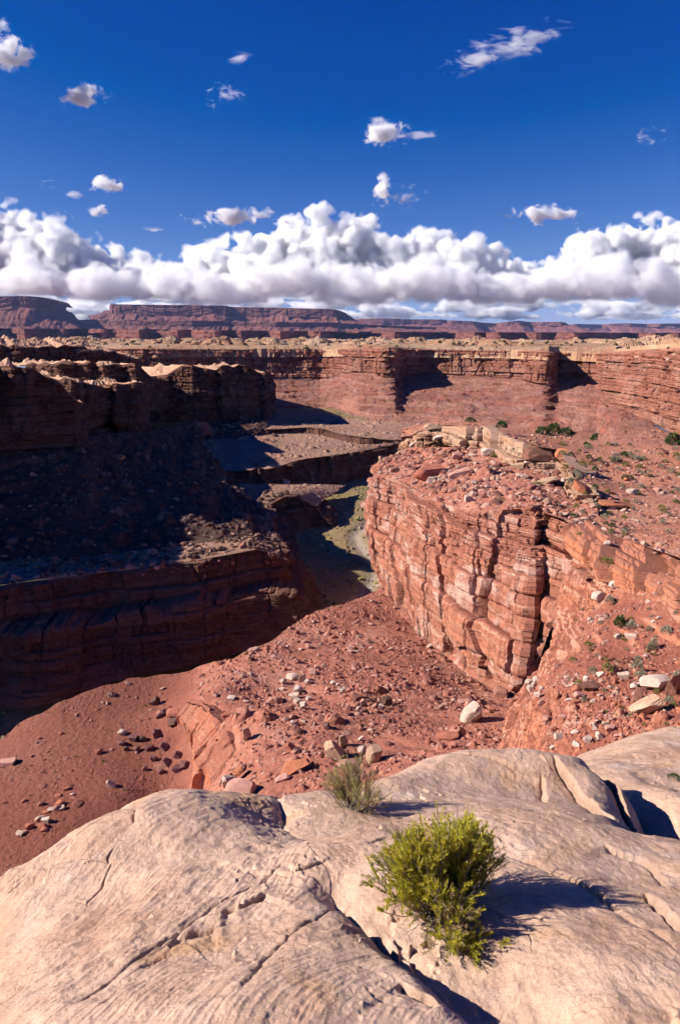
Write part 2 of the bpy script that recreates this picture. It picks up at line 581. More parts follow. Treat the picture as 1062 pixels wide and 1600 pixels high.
M_fartalus = rock_material("far_talus_beds", [(0.13, 0.050, 0.038), (0.28, 0.098, 0.064), (0.17, 0.075, 0.060), (0.33, 0.15, 0.105), (0.22, 0.078, 0.053)],
                           (0.34, 0.20, 0.15), (0.30, 0.13, 0.09), 1.6, 0.2, 0.4, 0.86, 1.1, bump=0.9)
M_shade_talus = soil_material("left_talus", (0.055, 0.030, 0.024), (0.08, 0.042, 0.032), (0.115, 0.062, 0.046), 1.2, (0.24, 0.17, 0.14), 0.4)  # shade of the left side is put into this talus colour too
M_red = soil_material("red_soil", (0.24, 0.092, 0.064), (0.38, 0.145, 0.092), (0.45, 0.23, 0.165), 1.0, (0.50, 0.33, 0.26), 0.6, flatcol=(0.19, 0.062, 0.041))
M_redflat = soil_material("red_bench_soil", (0.20, 0.072, 0.045), (0.27, 0.10, 0.06), (0.30, 0.125, 0.07), 1.0, (0.36, 0.2, 0.12), 0.3)
M_bench = soil_material("mid_bench_soil", (0.22, 0.12, 0.085), (0.30, 0.165, 0.115), (0.35, 0.20, 0.135), 1.4, (0.42, 0.30, 0.22), 0.5)
M_floor = soil_material("canyon_floor_soil", (0.17, 0.115, 0.075), (0.27, 0.195, 0.085), (0.30, 0.20, 0.135), 1.0, (0.36, 0.28, 0.21), 0.5, (0.13, 0.115, 0.045))
M_flat = soil_material("plateau_soil", (0.36, 0.135, 0.078), (0.43, 0.175, 0.105), (0.50, 0.26, 0.175), 0.8, (0.60, 0.44, 0.34), 0.8, (0.17, 0.165, 0.085))
M_capledge = rock_material("cap_ledge_rock", [(0.22, 0.105, 0.062), (0.38, 0.21, 0.125), (0.29, 0.14, 0.082), (0.46, 0.29, 0.19), (0.36, 0.195, 0.12)],
                           (0.50, 0.35, 0.25), (0.40, 0.24, 0.16), 1.0, 0.7, 0.5)
M_ledge = rock_material("varnished_ledge_rock", [(0.24, 0.085, 0.048), (0.38, 0.14, 0.075), (0.30, 0.105, 0.06), (0.44, 0.18, 0.10), (0.34, 0.12, 0.068)],
                        (0.46, 0.25, 0.17), (0.36, 0.145, 0.09), 0.8, 1.0, 0.3)
M_plat = soil_material("far_plateau", (0.29, 0.125, 0.07), (0.38, 0.22, 0.13), (0.48, 0.345, 0.22), 5.0, (0.6, 0.47, 0.34), 0.6, (0.07, 0.065, 0.035))
M_mesacliff_shade = rock_material("shade_dark_mesa_rock", [(0.10, 0.042, 0.038), (0.16, 0.068, 0.056), (0.12, 0.05, 0.044), (0.18, 0.08, 0.065), (0.14, 0.06, 0.052)],
                            (0.24, 0.13, 0.11), (0.30, 0.17, 0.13), 14.0, 0.6, 0.3, 0.5, 0.75, bump=0.8)  # darker than the talus below: cloud shade put into the cap colour
M_mesa = rock_material("mesa_rock", [(0.12, 0.042, 0.038), (0.19, 0.07, 0.056), (0.15, 0.054, 0.046), (0.22, 0.085, 0.068), (0.17, 0.064, 0.052)],
                       (0.27, 0.13, 0.11), (0.18, 0.075, 0.06), 14.0, 0.45, 0.3, 0.5, 0.75, bump=0.8)

# ================================================================== THE LAND
SURF = {}

def cols(*c):
    """columns of (px,py,d) triples -> rows of world points"""
    k = len(c[0])
    return [[P(*col[r]) for col in c] for r in range(k)]

def ragged(c, seed, step, jpx, jd):
    """knobs and notches between the given points of a rim"""
    rr_ = np.random.default_rng(int(seed))
    cc = []
    for a, b in zip(c[:-1], c[1:]):
        k = max(1, int(abs(b[0][0] - a[0][0]) / step))
        for i in range(k):
            t = i / k
            pts = [tuple(np.array(p) * (1 - t) + np.array(q) * t) for p, q in zip(a, b)]
            j = rr_.uniform(-1, 1) * jpx * (1 if i else 0.4)
            pts[0] = (pts[0][0], pts[0][1] + j, pts[0][2] + rr_.uniform(*jd))
            cc.append(tuple(pts))
    cc.append(c[-1])
    return cc

# ---- the wall across the canyon
E = cols(
    ((120, 545, 1010), (120, 578, 1000), (120, 640, 860), (120, 690, 700)),
    ((240, 544, 980), (240, 578, 970), (240, 640, 850), (240, 690, 700)),
    ((330, 545, 1010), (330, 584, 1000), (330, 645, 860), (330, 680, 720)),
    ((420, 545, 1030), (420, 592, 1010), (420, 650, 880), (420, 672, 760)),
    ((500, 545, 1050), (500, 594, 1020), (500, 650, 880), (500, 674, 760)),
    ((535, 545, 1010), (535, 585, 985), (535, 651, 860), (535, 675, 760)),
    ((560, 544, 930), (560, 581, 918), (560, 652, 810), (560, 678, 730)),
    ((598, 543, 880), (598, 592, 870), (598, 655, 780), (598, 684, 700)),
    ((617, 543, 878), (617, 592, 870), (617, 656, 775), (617, 685, 690)),
    ((630, 544, 935), (630, 588, 930), (630, 657, 770), (630, 687, 680)),
    ((665, 545, 950), (665, 584, 940), (665, 659, 760), (665, 690, 670)),
    ((720, 546, 940), (720, 586, 925), (720, 661, 740), (720, 692, 660)),
    ((800, 547, 900), (800, 592, 885), (800, 666, 710), (800, 696, 640)),
    ((845, 548, 855), (845, 600, 845), (845, 670, 680), (845, 700, 620)),
    ((858, 549, 850), (858, 602, 845), (858, 672, 675), (858, 702, 610)),
    ((872, 550, 920), (872, 594, 912), (872, 673, 660), (872, 704, 600)),
    ((915, 551, 890), (915, 594, 880), (915, 676, 630), (915, 707, 570)),
    ((960, 552, 850), (960, 600, 840), (960, 680, 600), (960, 710, 540)))
G_E = np.array(E)
cliff("canyon_wall", E[:2], 1100, [170], M_far, 1.25, 5.0, 1.3, smooth_u=0.25, seed=1, fine=1.1, label="banded red canyon wall across the gorge")
slope("talus_slope", E[1:], 900, [280, 70], M_fartalus, 1.3, 0.45, smooth_u=0.5, seed=2, ledge=2.0, rill=1.6, label="pinkish rubble slope below the far canyon wall")

# ---- the nearer wall entering from the right
R = cols(
    ((952, 552, 800), (952, 592, 795), (950, 628, 790)),
    ((940, 551, 650), (941, 590, 640), (941, 632, 632)),
    ((968, 549, 620), (970, 592, 612), (970, 640, 604)),
    ((1000, 547, 575), (1001, 597, 568), (1002, 655, 560)),
    ((1030, 545, 540), (1031, 603, 533), (1032, 668, 526)),
    ((1062, 543, 505), (1062, 610, 498), (1062, 684, 492)),
    ((1130, 540, 460), (1130, 620, 452), (1130, 704, 446)),
    ((1300, 534, 400), (1300, 640, 395), (1300, 740, 390)))
cliff("canyon_wall", R, 420, [100, 160], M_far, 1.0, 4.0, 1.2, smooth_u=0.3, seed=5, label="pink streaked cliff entering from the right")
slope("talus_slope", cols(((930, 626, 800), (930, 700, 560)), ((952, 632, 628), (952, 716, 420)), ((1002, 653, 560), (1000, 722, 390)), ((1062, 682, 492), (1062, 730, 360)), ((1300, 738, 390), (1300, 780, 320))),
      300, [160], M_fartalus, 1.0, 0.5, seed=7, ledge=1.2)

# ---- the far plateau: one sheet from the rim to the inner gorge, with slickrock knobs
def plateau():
    na, nd = 1300, 260
    a = np.linspace(-0.72, 0.75, na)[None]
    pxs = 531 + a * FPX * 1.03
    rim = np.interp(pxs, [-250, 120, 240, 330, 420, 500, 535, 560, 598, 617, 630, 665, 720, 800, 845, 858, 872, 915, 960, 962, 1000, 1062, 1130, 1300],
                    [1020, 1010, 980, 1010, 1030, 1050, 1010, 930, 880, 878, 935, 950, 940, 900, 855, 850, 920, 890, 850, 640, 580, 510, 465, 405])
    d0 = rim + 3.0 * perlin(a * 120, a * 0) + 1.5 * perlin(a * 420, a * 0)
    t = np.concatenate([[-0.005, -0.0022], np.linspace(0, 1, nd - 2) ** 1.25])[:, None]
    y = d0 * (4700 / d0) ** t
    x = a * y
    a = x / y
    pxs = 531 + a * FPX * 1.03
    rim = d0 + 0 * y
    z = -14 - 24 * sstep(1300, 4300, y)
    k1, _ = stones(x.astype(np.float32), (y * 0.6).astype(np.float32), 60, 201, 0.5)
    k2, _ = stones(x.astype(np.float32), (y * 0.6).astype(np.float32), 26, 203, 0.5)
    kn = (k1 * 0.5 + k2 * 0.6) / 11 * sstep(-0.2, 0.3, perlin(x / 150, y / 150))
    z = z + (11 * kn ** 1.0 + 5 * fbm(x / 260, y / 260, oct=3)) * sstep(20, 120, y - rim) * (1 - sstep(1500, 3500, y) * 0.4)
    # terraces
    st = z / 2.2
    z = 2.2 * (np.floor(st) + sstep(0.55, 0.95, st - np.floor(st)))
    # keep only what lies behind the rims
    tops = [P(120, 545, 1010), P(330, 545, 1010), P(500, 545, 1050), P(598, 543, 880), P(665, 545, 950), P(845, 548, 855), P(915, 551, 890), P(960, 552, 850), P(962, 549, 640), P(1000, 547, 575), P(1062, 543, 505), P(1130, 540, 460), P(1300, 534, 400)]
    rz = np.interp(pxs, [120, 330, 500, 598, 665, 845, 915, 960, 962, 1000, 1062, 1130, 1300], [t[2] for t in tops]) + 0.3
    rz = np.where(y < rim, rz - (rim - y) * 1.5, rz)
    z = np.where(y < rim + 40, rz + (z - rz) * sstep(0, 40, y - rim), z)
    z = np.where(pxs > 930, z + sstep(930, 1000, pxs) * 3, z)
    keep = y > 0
    V = np.stack([x, y, z], -1)
    struct("plateau", mesh_from_grid("plateau", V, M_plat, dict(tone=np.full(x.shape, 0.5)), keep, smooth=False), "pale slickrock plateau beyond the canyon rim")
plateau()

# ---- red band of the inner gorge, then the mesas
def far_cliff(name, pts, base_z, mat, scale, label, cap=None, nv=(40,), nu=700, talus=None, butt=0.9, seed=0):
    """pts: (px, py_top, d).  Cliff then (optional) talus foot at distance and height."""
    top = [P(*p) for p in pts]
    back = [(p[0] * 1.03, p[1] + cap * 12, p[2] + cap * 0.1) for p in top]
    rows = [back, top]
    mid = []
    for (px, py, d), t in zip(pts, top):
        h = t[2] - base_z
        f = 1.0 if talus is None else 0.42
        mid.append((t[0], t[1] - 0.02 * h, t[2] - h * f))
    obs = []
    A = [top, mid]
    o = cliff(name, A, nu, list(nv), M_mesacliff_shade if talus else mat, scale, butt, 0.7, fade=(0.02, 0.0), smooth_u=0.2, seed=seed, label=label, big=0.25, fine=0.4)
    g, S, V = loft_grid(rows, 120, [6], 0.2)
    c = link("cap", mesh_from_grid("cap", g, mat, dict(tone=np.full(S.shape, 0.5)), smooth=False), o)
    if talus:
        nm = len(mid)
        foot = [(m[0] + talus * (1.1 * (i >= nm - 3) - 1.1 * (i <= 1)), m[1] - talus * (0.25 if i in (0, nm - 1) else 1), -20) for i, m in enumerate(mid)]
        mm = [(m[0], m[1] + 0.3 * talus, m[2] + 0.3 * (m[2] - base_z)) for m in mid]
        G, S, V = loft_grid([mm, foot], nu, [40], 0.3)
        N = grid_normals(G); N = np.where(N[..., 2:3] < 0, -N, N)
        k = scale
        x, y, z = G[..., 0], G[..., 1], G[..., 2]
        d = k * 2.2 * fbm(S / (14 * k), V * 0.6 + seed, oct=4, ridged=True) + k * 2.5 * fbm(x / (12 * k), y / (12 * k), oct=3)
        dl, tl = layer_disp(LAY_BIG, S.astype(np.float32) / k, (z / k).astype(np.float32), 0.0, 0.2)
        d = (d + 0.22 * k * dl) * np.clip(V / 0.1, 0.1, 1)
        G = G + N * d[..., None]
        link("talus", mesh_from_grid("talus", G, mat, dict(tone=tl), smooth=False), o)
    return o

band = []
for px in range(-260, 1400, 20):
    w = 1.6 * math.sin(px * 0.021) + 1.0 * math.sin(px * 0.057 + 1)
    top = np.interp(px, [-260, 0, 200, 420, 560, 640, 1062, 1300], [512.5, 513, 514, 516.5, 518, 518.5, 520, 520])
    band.append((px, top, 4350 + 300 * math.sin(px * 0.013) + 240 * math.sin(px * 0.045 + 2) + 160 * math.sin(px * 0.11)))
far_cliff("gorge_wall", band, -30, M_mesa, 6, "dark red cliff band of the inner gorge", cap=10, nv=(46,), nu=1400, butt=4, seed=3)

ground = []
for (d, z) in ((4300, 30), (6500, 60), (9000, 70), (26000, 60)):
    ground.append([(a * d, d, z) for a in np.linspace(-0.9, 0.9, 40)])
def upper_plain():
    x, y = fan_grid(-0.85, 0.85, 300, 4500, 30000, 160)
    z = 10 + 14 * fbm(x / 1500, y / 1500, oct=4) * sstep(4600, 6500, y)
    V = np.stack([x, y, z], -1)
    struct("upper_plain", mesh_from_grid("upper_plain", V, M_mesa, dict(tone=np.full(x.shape, 0.6)), smooth=False), "dark red benchland below the mesas")
upper_plain()

far_cliff("mesa_bench", [(-420, 497, 8300), (-100, 498, 7600), (0, 500, 7300), (60, 501, 7200), (110, 500, 7500), (150, 499, 7800), (220, 500, 7500), (300, 501, 7300), (360, 502, 7600), (430, 503, 7350), (520, 504, 7500), (570, 507, 7900), (640, 510, 8600), (720, 513, 9800)],
          0, M_mesa, 9, "low dark tier of rock joining the feet of the mesas", cap=60, nv=(24,), nu=900, talus=420, seed=18)
far_cliff("mesa", [(-420, 466, 7600), (-200, 463, 7500), (0, 463, 7300), (45, 462.5, 7300), (70, 465, 7350), (92, 471, 7450), (98, 476, 7700), (104, 480, 8600)],
          60, M_mesa, 12, "near left mesa with a dark cliff cap", cap=40, nv=(50,), nu=600, talus=300, seed=11)
far_cliff("mesa", [(176, 474, 10400), (172, 476, 9400), (180, 475.5, 9150), (230, 476, 9050), (300, 476.5, 9000), (325, 477, 8950), (352, 477.5, 8950), (362, 479.5, 9100), (420, 480.5, 9000), (470, 481.5, 8800), (520, 483, 8700), (533, 486, 8800), (540, 490, 9300), (546, 494, 10300)],
          60, M_mesa, 14, "long flat topped mesa in the middle of the skyline", cap=50, nv=(54,), nu=1000, talus=520, seed=12)
far_cliff("mesa", [(140, 493, 12500), (150, 491, 11500), (180, 491, 11300), (230, 492, 11200), (300, 492, 11500)], 60, M_mesa, 16, "low dark step of rock beside the long mesa", cap=40, nv=(24,), nu=200, talus=300, seed=13)
far_cliff("mesa", [(540, 502, 14600), (560, 498, 14000), (600, 497, 13700), (640, 499, 13700), (690, 499, 13600), (702, 501, 13700), (712, 502, 14500)], 60, M_mesa, 16, "pale topped far mesa right of the long one", cap=50, nv=(34,), nu=400, talus=500, seed=14)
far_cliff("mesa", [(692, 503, 14500), (704, 500.5, 13000), (740, 502, 12900), (752, 504, 13400), (775, 505, 13400), (790, 503, 12800), (812, 501, 12700), (826, 503, 12900), (848, 503, 12700), (878, 503, 12500), (886, 506, 13500), (890, 512, 14500)],
          60, M_mesa, 16, "notched far mesa of three blocks", cap=50, nv=(36,), nu=500, talus=420, seed=15)
far_cliff("mesa", [(880, 508, 17500), (900, 506, 17000), (940, 507, 17200), (952, 506, 16500), (985, 505, 16300), (1010, 506, 16400), (1030, 505.5, 16000), (1100, 505, 16500), (1250, 504, 17000)],
          60, M_mesa, 18, "farthest low mesas at the right end of the skyline", cap=50, nv=(30,), nu=400, talus=500, seed=16)

# ---- the shaded left side: headlands one behind another
def headland(name, c, back, nu, nv, scale, seed, label, nb=60):
    """c: columns (rim, base); back: how the top runs back from the rim (dx, dy, dz)"""
    cc = ragged(c, seed, 9, 4.0, (-5, 7))
    rows = cols(*cc)
    o = cliff(name, rows, nu, [nv], M_shade_rock, scale, 2.6, 1.2, smooth_u=0.3, seed=seed, label=label)
    rim = rows[0]
    bk = [(p[0] + back[0], p[1] + back[1], p[2] + back[2]) for p in rim]
    rim2 = [(p[0], p[1] + 0.0, p[2] + 0.3) for p in rim]
    G, S, V = loft_grid([rim2, bk], max(nu // 2, 60), [nb], 0.3)
    x, y, z = G[..., 0], G[..., 1], G[..., 2]
    kn = np.clip(fbm(x / 22, y / 22, oct=3, billow=True) + 0.1, 0, 1)
    dz = (9.0 * kn + 1.5 * fbm(x / 6, y / 6, oct=3)) * np.clip(V / 0.08, 0, 1)
    q = (z + dz) / 1.7
    G[..., 2] = np.where(V < 0.02, z, 1.7 * (np.floor(q) + sstep(0.5, 0.95, q - np.floor(q))))
    link("cap", mesh_from_grid("cap", G, M_cap, dict(tone=np.full(x.shape, 0.5)), smooth=False), o)
    return o

headland("canyon_wall", [((-720, 450, 190), (-720, 770, 188)), ((-420, 492, 240), (-420, 740, 235)), ((-200, 540, 290), (-200, 718, 285)), ((0, 574, 322), (0, 704, 315)), ((60, 580, 336), (60, 700, 330)),  # unseen leftmost columns added and raised to throw shadow on the lower cliff
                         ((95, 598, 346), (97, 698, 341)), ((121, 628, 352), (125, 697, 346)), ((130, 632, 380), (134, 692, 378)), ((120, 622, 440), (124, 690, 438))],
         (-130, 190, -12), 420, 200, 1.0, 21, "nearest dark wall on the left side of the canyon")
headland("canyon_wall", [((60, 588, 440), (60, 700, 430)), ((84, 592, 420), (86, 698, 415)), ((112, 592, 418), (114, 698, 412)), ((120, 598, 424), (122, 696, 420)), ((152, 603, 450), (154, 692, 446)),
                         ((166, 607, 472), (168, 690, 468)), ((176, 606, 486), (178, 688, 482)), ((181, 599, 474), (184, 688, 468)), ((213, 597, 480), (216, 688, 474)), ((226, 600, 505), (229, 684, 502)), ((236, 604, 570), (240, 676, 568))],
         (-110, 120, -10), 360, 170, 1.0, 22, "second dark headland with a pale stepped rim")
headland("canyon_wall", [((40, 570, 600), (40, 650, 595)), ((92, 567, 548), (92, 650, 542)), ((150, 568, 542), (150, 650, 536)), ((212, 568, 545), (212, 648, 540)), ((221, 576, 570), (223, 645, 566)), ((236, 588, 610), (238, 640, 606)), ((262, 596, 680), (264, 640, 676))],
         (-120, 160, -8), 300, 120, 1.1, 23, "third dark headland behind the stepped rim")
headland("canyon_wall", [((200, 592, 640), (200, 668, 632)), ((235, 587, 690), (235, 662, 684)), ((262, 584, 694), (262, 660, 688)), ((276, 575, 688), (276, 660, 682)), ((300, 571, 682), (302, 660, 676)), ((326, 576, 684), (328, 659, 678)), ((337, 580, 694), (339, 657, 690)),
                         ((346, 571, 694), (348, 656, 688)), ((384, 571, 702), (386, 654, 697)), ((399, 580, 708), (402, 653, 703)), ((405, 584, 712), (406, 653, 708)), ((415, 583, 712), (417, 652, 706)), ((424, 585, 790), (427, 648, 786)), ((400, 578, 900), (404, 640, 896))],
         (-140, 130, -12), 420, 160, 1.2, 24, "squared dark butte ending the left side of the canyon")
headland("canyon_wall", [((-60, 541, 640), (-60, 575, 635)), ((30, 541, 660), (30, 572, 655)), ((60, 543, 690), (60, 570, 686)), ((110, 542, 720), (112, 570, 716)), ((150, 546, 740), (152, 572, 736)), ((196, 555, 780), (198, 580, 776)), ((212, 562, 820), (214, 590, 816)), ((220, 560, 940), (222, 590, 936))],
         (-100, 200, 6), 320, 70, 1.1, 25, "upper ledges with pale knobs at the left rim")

# dark talus under the left walls
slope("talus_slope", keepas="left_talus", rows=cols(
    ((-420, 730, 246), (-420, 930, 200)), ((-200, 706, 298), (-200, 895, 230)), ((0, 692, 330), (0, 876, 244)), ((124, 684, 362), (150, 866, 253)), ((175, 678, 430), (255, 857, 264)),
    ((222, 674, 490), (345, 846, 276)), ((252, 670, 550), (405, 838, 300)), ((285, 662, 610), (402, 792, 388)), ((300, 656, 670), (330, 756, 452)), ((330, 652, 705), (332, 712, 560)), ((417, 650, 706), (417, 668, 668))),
    nu=620, nvs=[330], mat=M_shade_talus, amp=1.2, rock=1.0, smooth_u=0.4, seed=31, ledge=2.0, label="shaded boulder slope under the left walls")

# lower left bench and its cliff
LB = cols(
    ((-420, 950, 185), (-420, 1180, 172)), ((-200, 930, 208), (-200, 1120, 194)), ((0, 914, 221), (0, 1085, 207)), ((60, 906, 226), (62, 1075, 211)), ((130, 899, 232), (133, 1060, 217)), ((200, 890, 238), (206, 1042, 223)),
    ((280, 880, 243), (290, 1022, 230)), ((350, 868, 249), (362, 1004, 238)), ((400, 859, 256), (420, 988, 246)), ((425, 864, 258), (450, 978, 252)), ((433, 880, 262), (466, 968, 262)), ((438, 862, 286), (462, 957, 283)),
    ((432, 835, 320), (455, 915, 316)), ((424, 812, 352), (450, 880, 347)), ((415, 788, 398), (436, 841, 392)), ((441, 773, 416), (460, 829, 410)), ((463, 773, 420), (485, 826, 414)), ((490, 789, 420), (513, 823, 417)), ((478, 775, 455), (500, 798, 458)))
def mixp(a, b, t, dy=0.0, dx=0.0):
    return [tuple(np.array(p) * (1 - t) + np.array(q) * t + np.array([dx, dy, 0])) for p, q in zip(a, b)]
_r41 = np.random.default_rng(41)
_o = 6.0 + 8.0 * _r41.random(len(LB[0]))
LBm1 = mixp(LB[0], LB[1], 0.40, 2.0)
LBm2 = [(p[0] + 0.6 * o * (i > 9), p[1] - o * (i < 11), p[2] - 1.0) for i, (p, o) in enumerate(zip(LBm1, _o))]
LBb = [(p[0] + 0.8 * o * (i > 9), p[1] - 1.1 * o * (i < 11), p[2]) for i, (p, o) in enumerate(zip(LB[1], _o))]
cliff("lower_cliff", [LB[0], LBm1, LBm2, LBb], 800, [110, 16, 140], M_shade_rock, 0.9, 6.0, 0.8, fade=(0.02, 0.1), smooth_u=0.3, seed=41, fine=0.75, big=0.45, label="dark blocky lower cliff with broken ledges")
tops = LB[0]
slope("lower_bench", keepas="lower_bench", rows=[
    [P(-420, 925, 202), P(-200, 888, 234), P(0, 873, 247), P(60, 870, 250), P(130, 866, 254), P(200, 861, 260), P(255, 856, 265), P(310, 849, 272), P(345, 844, 279), P(370, 840, 286), P(390, 838, 294), P(402, 836, 304),
     P(405, 822, 330), P(405, 806, 360), P(398, 786, 402), P(415, 768, 424), P(450, 768, 432), P(470, 772, 440), P(468, 772, 462)], tops],
    nu=520, nvs=[70], mat=M_bench, amp=0.5, rock=1.0, smooth_u=0.3, seed=42, label="narrow red bench above the lower cliff")

# benches and scarps of the middle distance
S2 = cols(*ragged((((200, 748, 470), (200, 762, 464)), ((256, 745, 458), (256, 758, 455)), ((317, 739, 467), (317, 757, 463)), ((414, 733, 476), (414, 757, 470)), ((437, 728, 490), (440, 758, 484)), ((471, 718, 515), (476, 757, 509)),
          ((501, 713, 528), (506, 757, 522)), ((550, 707, 548), (556, 754, 542)), ((580, 703, 562), (588, 750, 556)), ((600, 700, 580), (612, 745, 574)), ((640, 690, 640), (650, 735, 632))), 51, 8, 2.2, (-4, 4)))
cliff("ledge_scarp", S2, 420, [70], M_shade_rock, 0.7, 2.0, 1.3, smooth_u=0.3, seed=51, fade=(0.02, 0.1), label="dark ledge scarp crossing the valley floor")
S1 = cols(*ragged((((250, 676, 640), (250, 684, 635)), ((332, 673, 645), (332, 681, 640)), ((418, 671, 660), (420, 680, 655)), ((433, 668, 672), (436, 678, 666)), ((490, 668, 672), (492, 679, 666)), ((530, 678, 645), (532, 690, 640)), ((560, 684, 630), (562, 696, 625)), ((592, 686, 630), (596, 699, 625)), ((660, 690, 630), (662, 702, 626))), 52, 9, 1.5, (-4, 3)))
cliff("ledge_scarp", S1, 320, [40], M_shade_rock, 0.6, 1.5, 1.0, smooth_u=0.3, seed=52, fade=(0.02, 0.1), label="low grey ledge below the upper bench")
S0 = cols(((500, 650, 800), (500, 660, 760)), ((535, 655, 760), (536, 671, 705)), ((600, 655, 740), (602, 674, 690)), ((640, 660, 720), (642, 678, 680)), ((700, 664, 690), (700, 684, 650)))
cliff("ledge_scarp", S0, 260, [50], M_far, 0.8, 2.5, 1.4, smooth_u=0.3, seed=53, fade=(0.02, 0.1), label="short notched ledge at the foot of the far wall")
slope("bench", [[P(330, 654, 720), P(420, 648, 760), P(500, 648, 800), P(540, 653, 770), P(600, 658, 730), P(670, 662, 715)],
                [P(300, 674, 645), P(418, 671, 660), P(490, 668, 672), P(530, 678, 645), P(592, 686, 630), P(660, 690, 630)]], 260, [60], M_bench, 0.5, 0.6, seed=54, label="lit red bench in the valley")
slope("bench", [[P(200, 684, 640), P(332, 680, 642), P(420, 679, 657), P(436, 677, 668), P(492, 678, 668), P(562, 694, 627), P(640, 690, 640)],
                [P(200, 748, 470), P(317, 739, 467), P(414, 733, 476), P(437, 728, 490), P(471, 718, 515), P(550, 707, 548), P(640, 690, 640)]], 320, [110], M_bench, 0.6, 0.8, seed=55, label="middle bench with a grey rubble mound")
slope("bench", [[P(200, 760, 465), P(317, 755, 464), P(414, 756, 466), P(440, 757, 468), P(500, 757, 486), P(540, 758, 500)],
                [P(200, 800, 400), P(330, 775, 425), P(405, 789, 400), P(441, 773, 416), P(465, 773, 420), P(495, 790, 424)]], 300, [60], M_bench, 0.5, 0.6, seed=56, label="lit bench above the dark scarp")

def canyon_floor():
    x, y = fan_grid(-0.75, 0.45, 700, 120, 900, 420)
    z = np.interp(y, [100, 180, 260, 330, 420, 520, 600, 700, 800, 900], [-126, -124, -121, -119, -117.5, -116, -110, -100, -94, -96])
    z = z + 1.3 * fbm(x / 30, y / 30, oct=4) + 0.3 * fbm(x / 4, y / 4, oct=3)
    # the wash winding down the middle
    cx = np.interp(y, [200, 260, 310, 350, 400, 450, 520, 600], [-35, -2, 8, 16, 14, 26, 30, 40]) + 5 * np.sin(y / 23)
    z = z - 1.6 * np.exp(-((x - cx) / 5.0) ** 2) + 3.0 * sstep(20, 60, np.abs(x - cx))
    h, c = stones(x.astype(np.float32), y.astype(np.float32), 3.0, 71, 0.2)
    V = np.stack([x, y, z + h], -1)
    wash = np.exp(-((x - cx) / 4.5) ** 2)
    SURF["canyon_floor"] = (V, ((wash > 0.3) | (y < 230) | (y > 640) | (np.abs(x) > 130)) * 1.0)
    struct("canyon_floor", mesh_from_grid("canyon_floor", V, M_floor, dict(tone=np.where(h > 0.05, c, 0.5), wash=wash), smooth=False), "olive canyon floor with a dry wash")
canyon_floor()

M_outcrop = rock_material("orange_outcrop", [(0.30, 0.105, 0.06), (0.42, 0.155, 0.085), (0.36, 0.125, 0.07), (0.46, 0.20, 0.125), (0.39, 0.145, 0.08)],
                          (0.46, 0.26, 0.19), (0.30, 0.115, 0.075), 0.7, 0.35, 0.4)
# ---- lower left red bench and the central red slope: one height field
J = TPS([P(*q) for q in [
    (-250, 1250, 138), (0, 1155, 152), (65, 1113, 160), (120, 1085, 168), (200, 1062, 177), (280, 1051, 182), (0, 1250, 126), (100, 1200, 138), (200, 1150, 151), (250, 1100, 166), (100, 1300, 116.6), (200, 1240, 129), (262, 1180, 144),
    (-150, 1320, 114), (0, 1370, 105), (200, 1340, 110), (284, 1155, 148), (298, 1205, 135), (306, 1240, 127),
    (300, 1106, 150), (335, 1150, 132), (365, 1190, 117), (340, 1060, 168),
    (360, 1034, 181), (420, 1004, 196), (480, 964, 221), (540, 944, 238), (590, 921, 267), (450, 1060, 164), (500, 1100, 144), (400, 1100, 149), (600, 1100, 146), (650, 1050, 175), (600, 1000, 206), (550, 1000, 203), (680, 1012, 208),
    (450, 1180, 115), (550, 1180, 112), (650, 1180, 108), (700, 1120, 136), (750, 1100, 148), (770, 1160, 114), (500, 1240, 96), (400, 1240, 102), (760, 1074, 176), (805, 1086, 166), (600, 918, 270), (645, 968, 233), (720, 1046, 190),
    (500, 1400, 56), (750, 1320, 62), (900, 1250, 70), (900, 1120, 130), (900, 1050, 180), (750, 950, 240), (650, 880, 300), (250, 1330, 95)]] +
        [(-20, 16, -62), (0, 14, -46), (-62, 42, -90), (-42, 24, -78), (12, 10, -40), (30, 30, -42), (-110, 60, -97)], 2e-5)

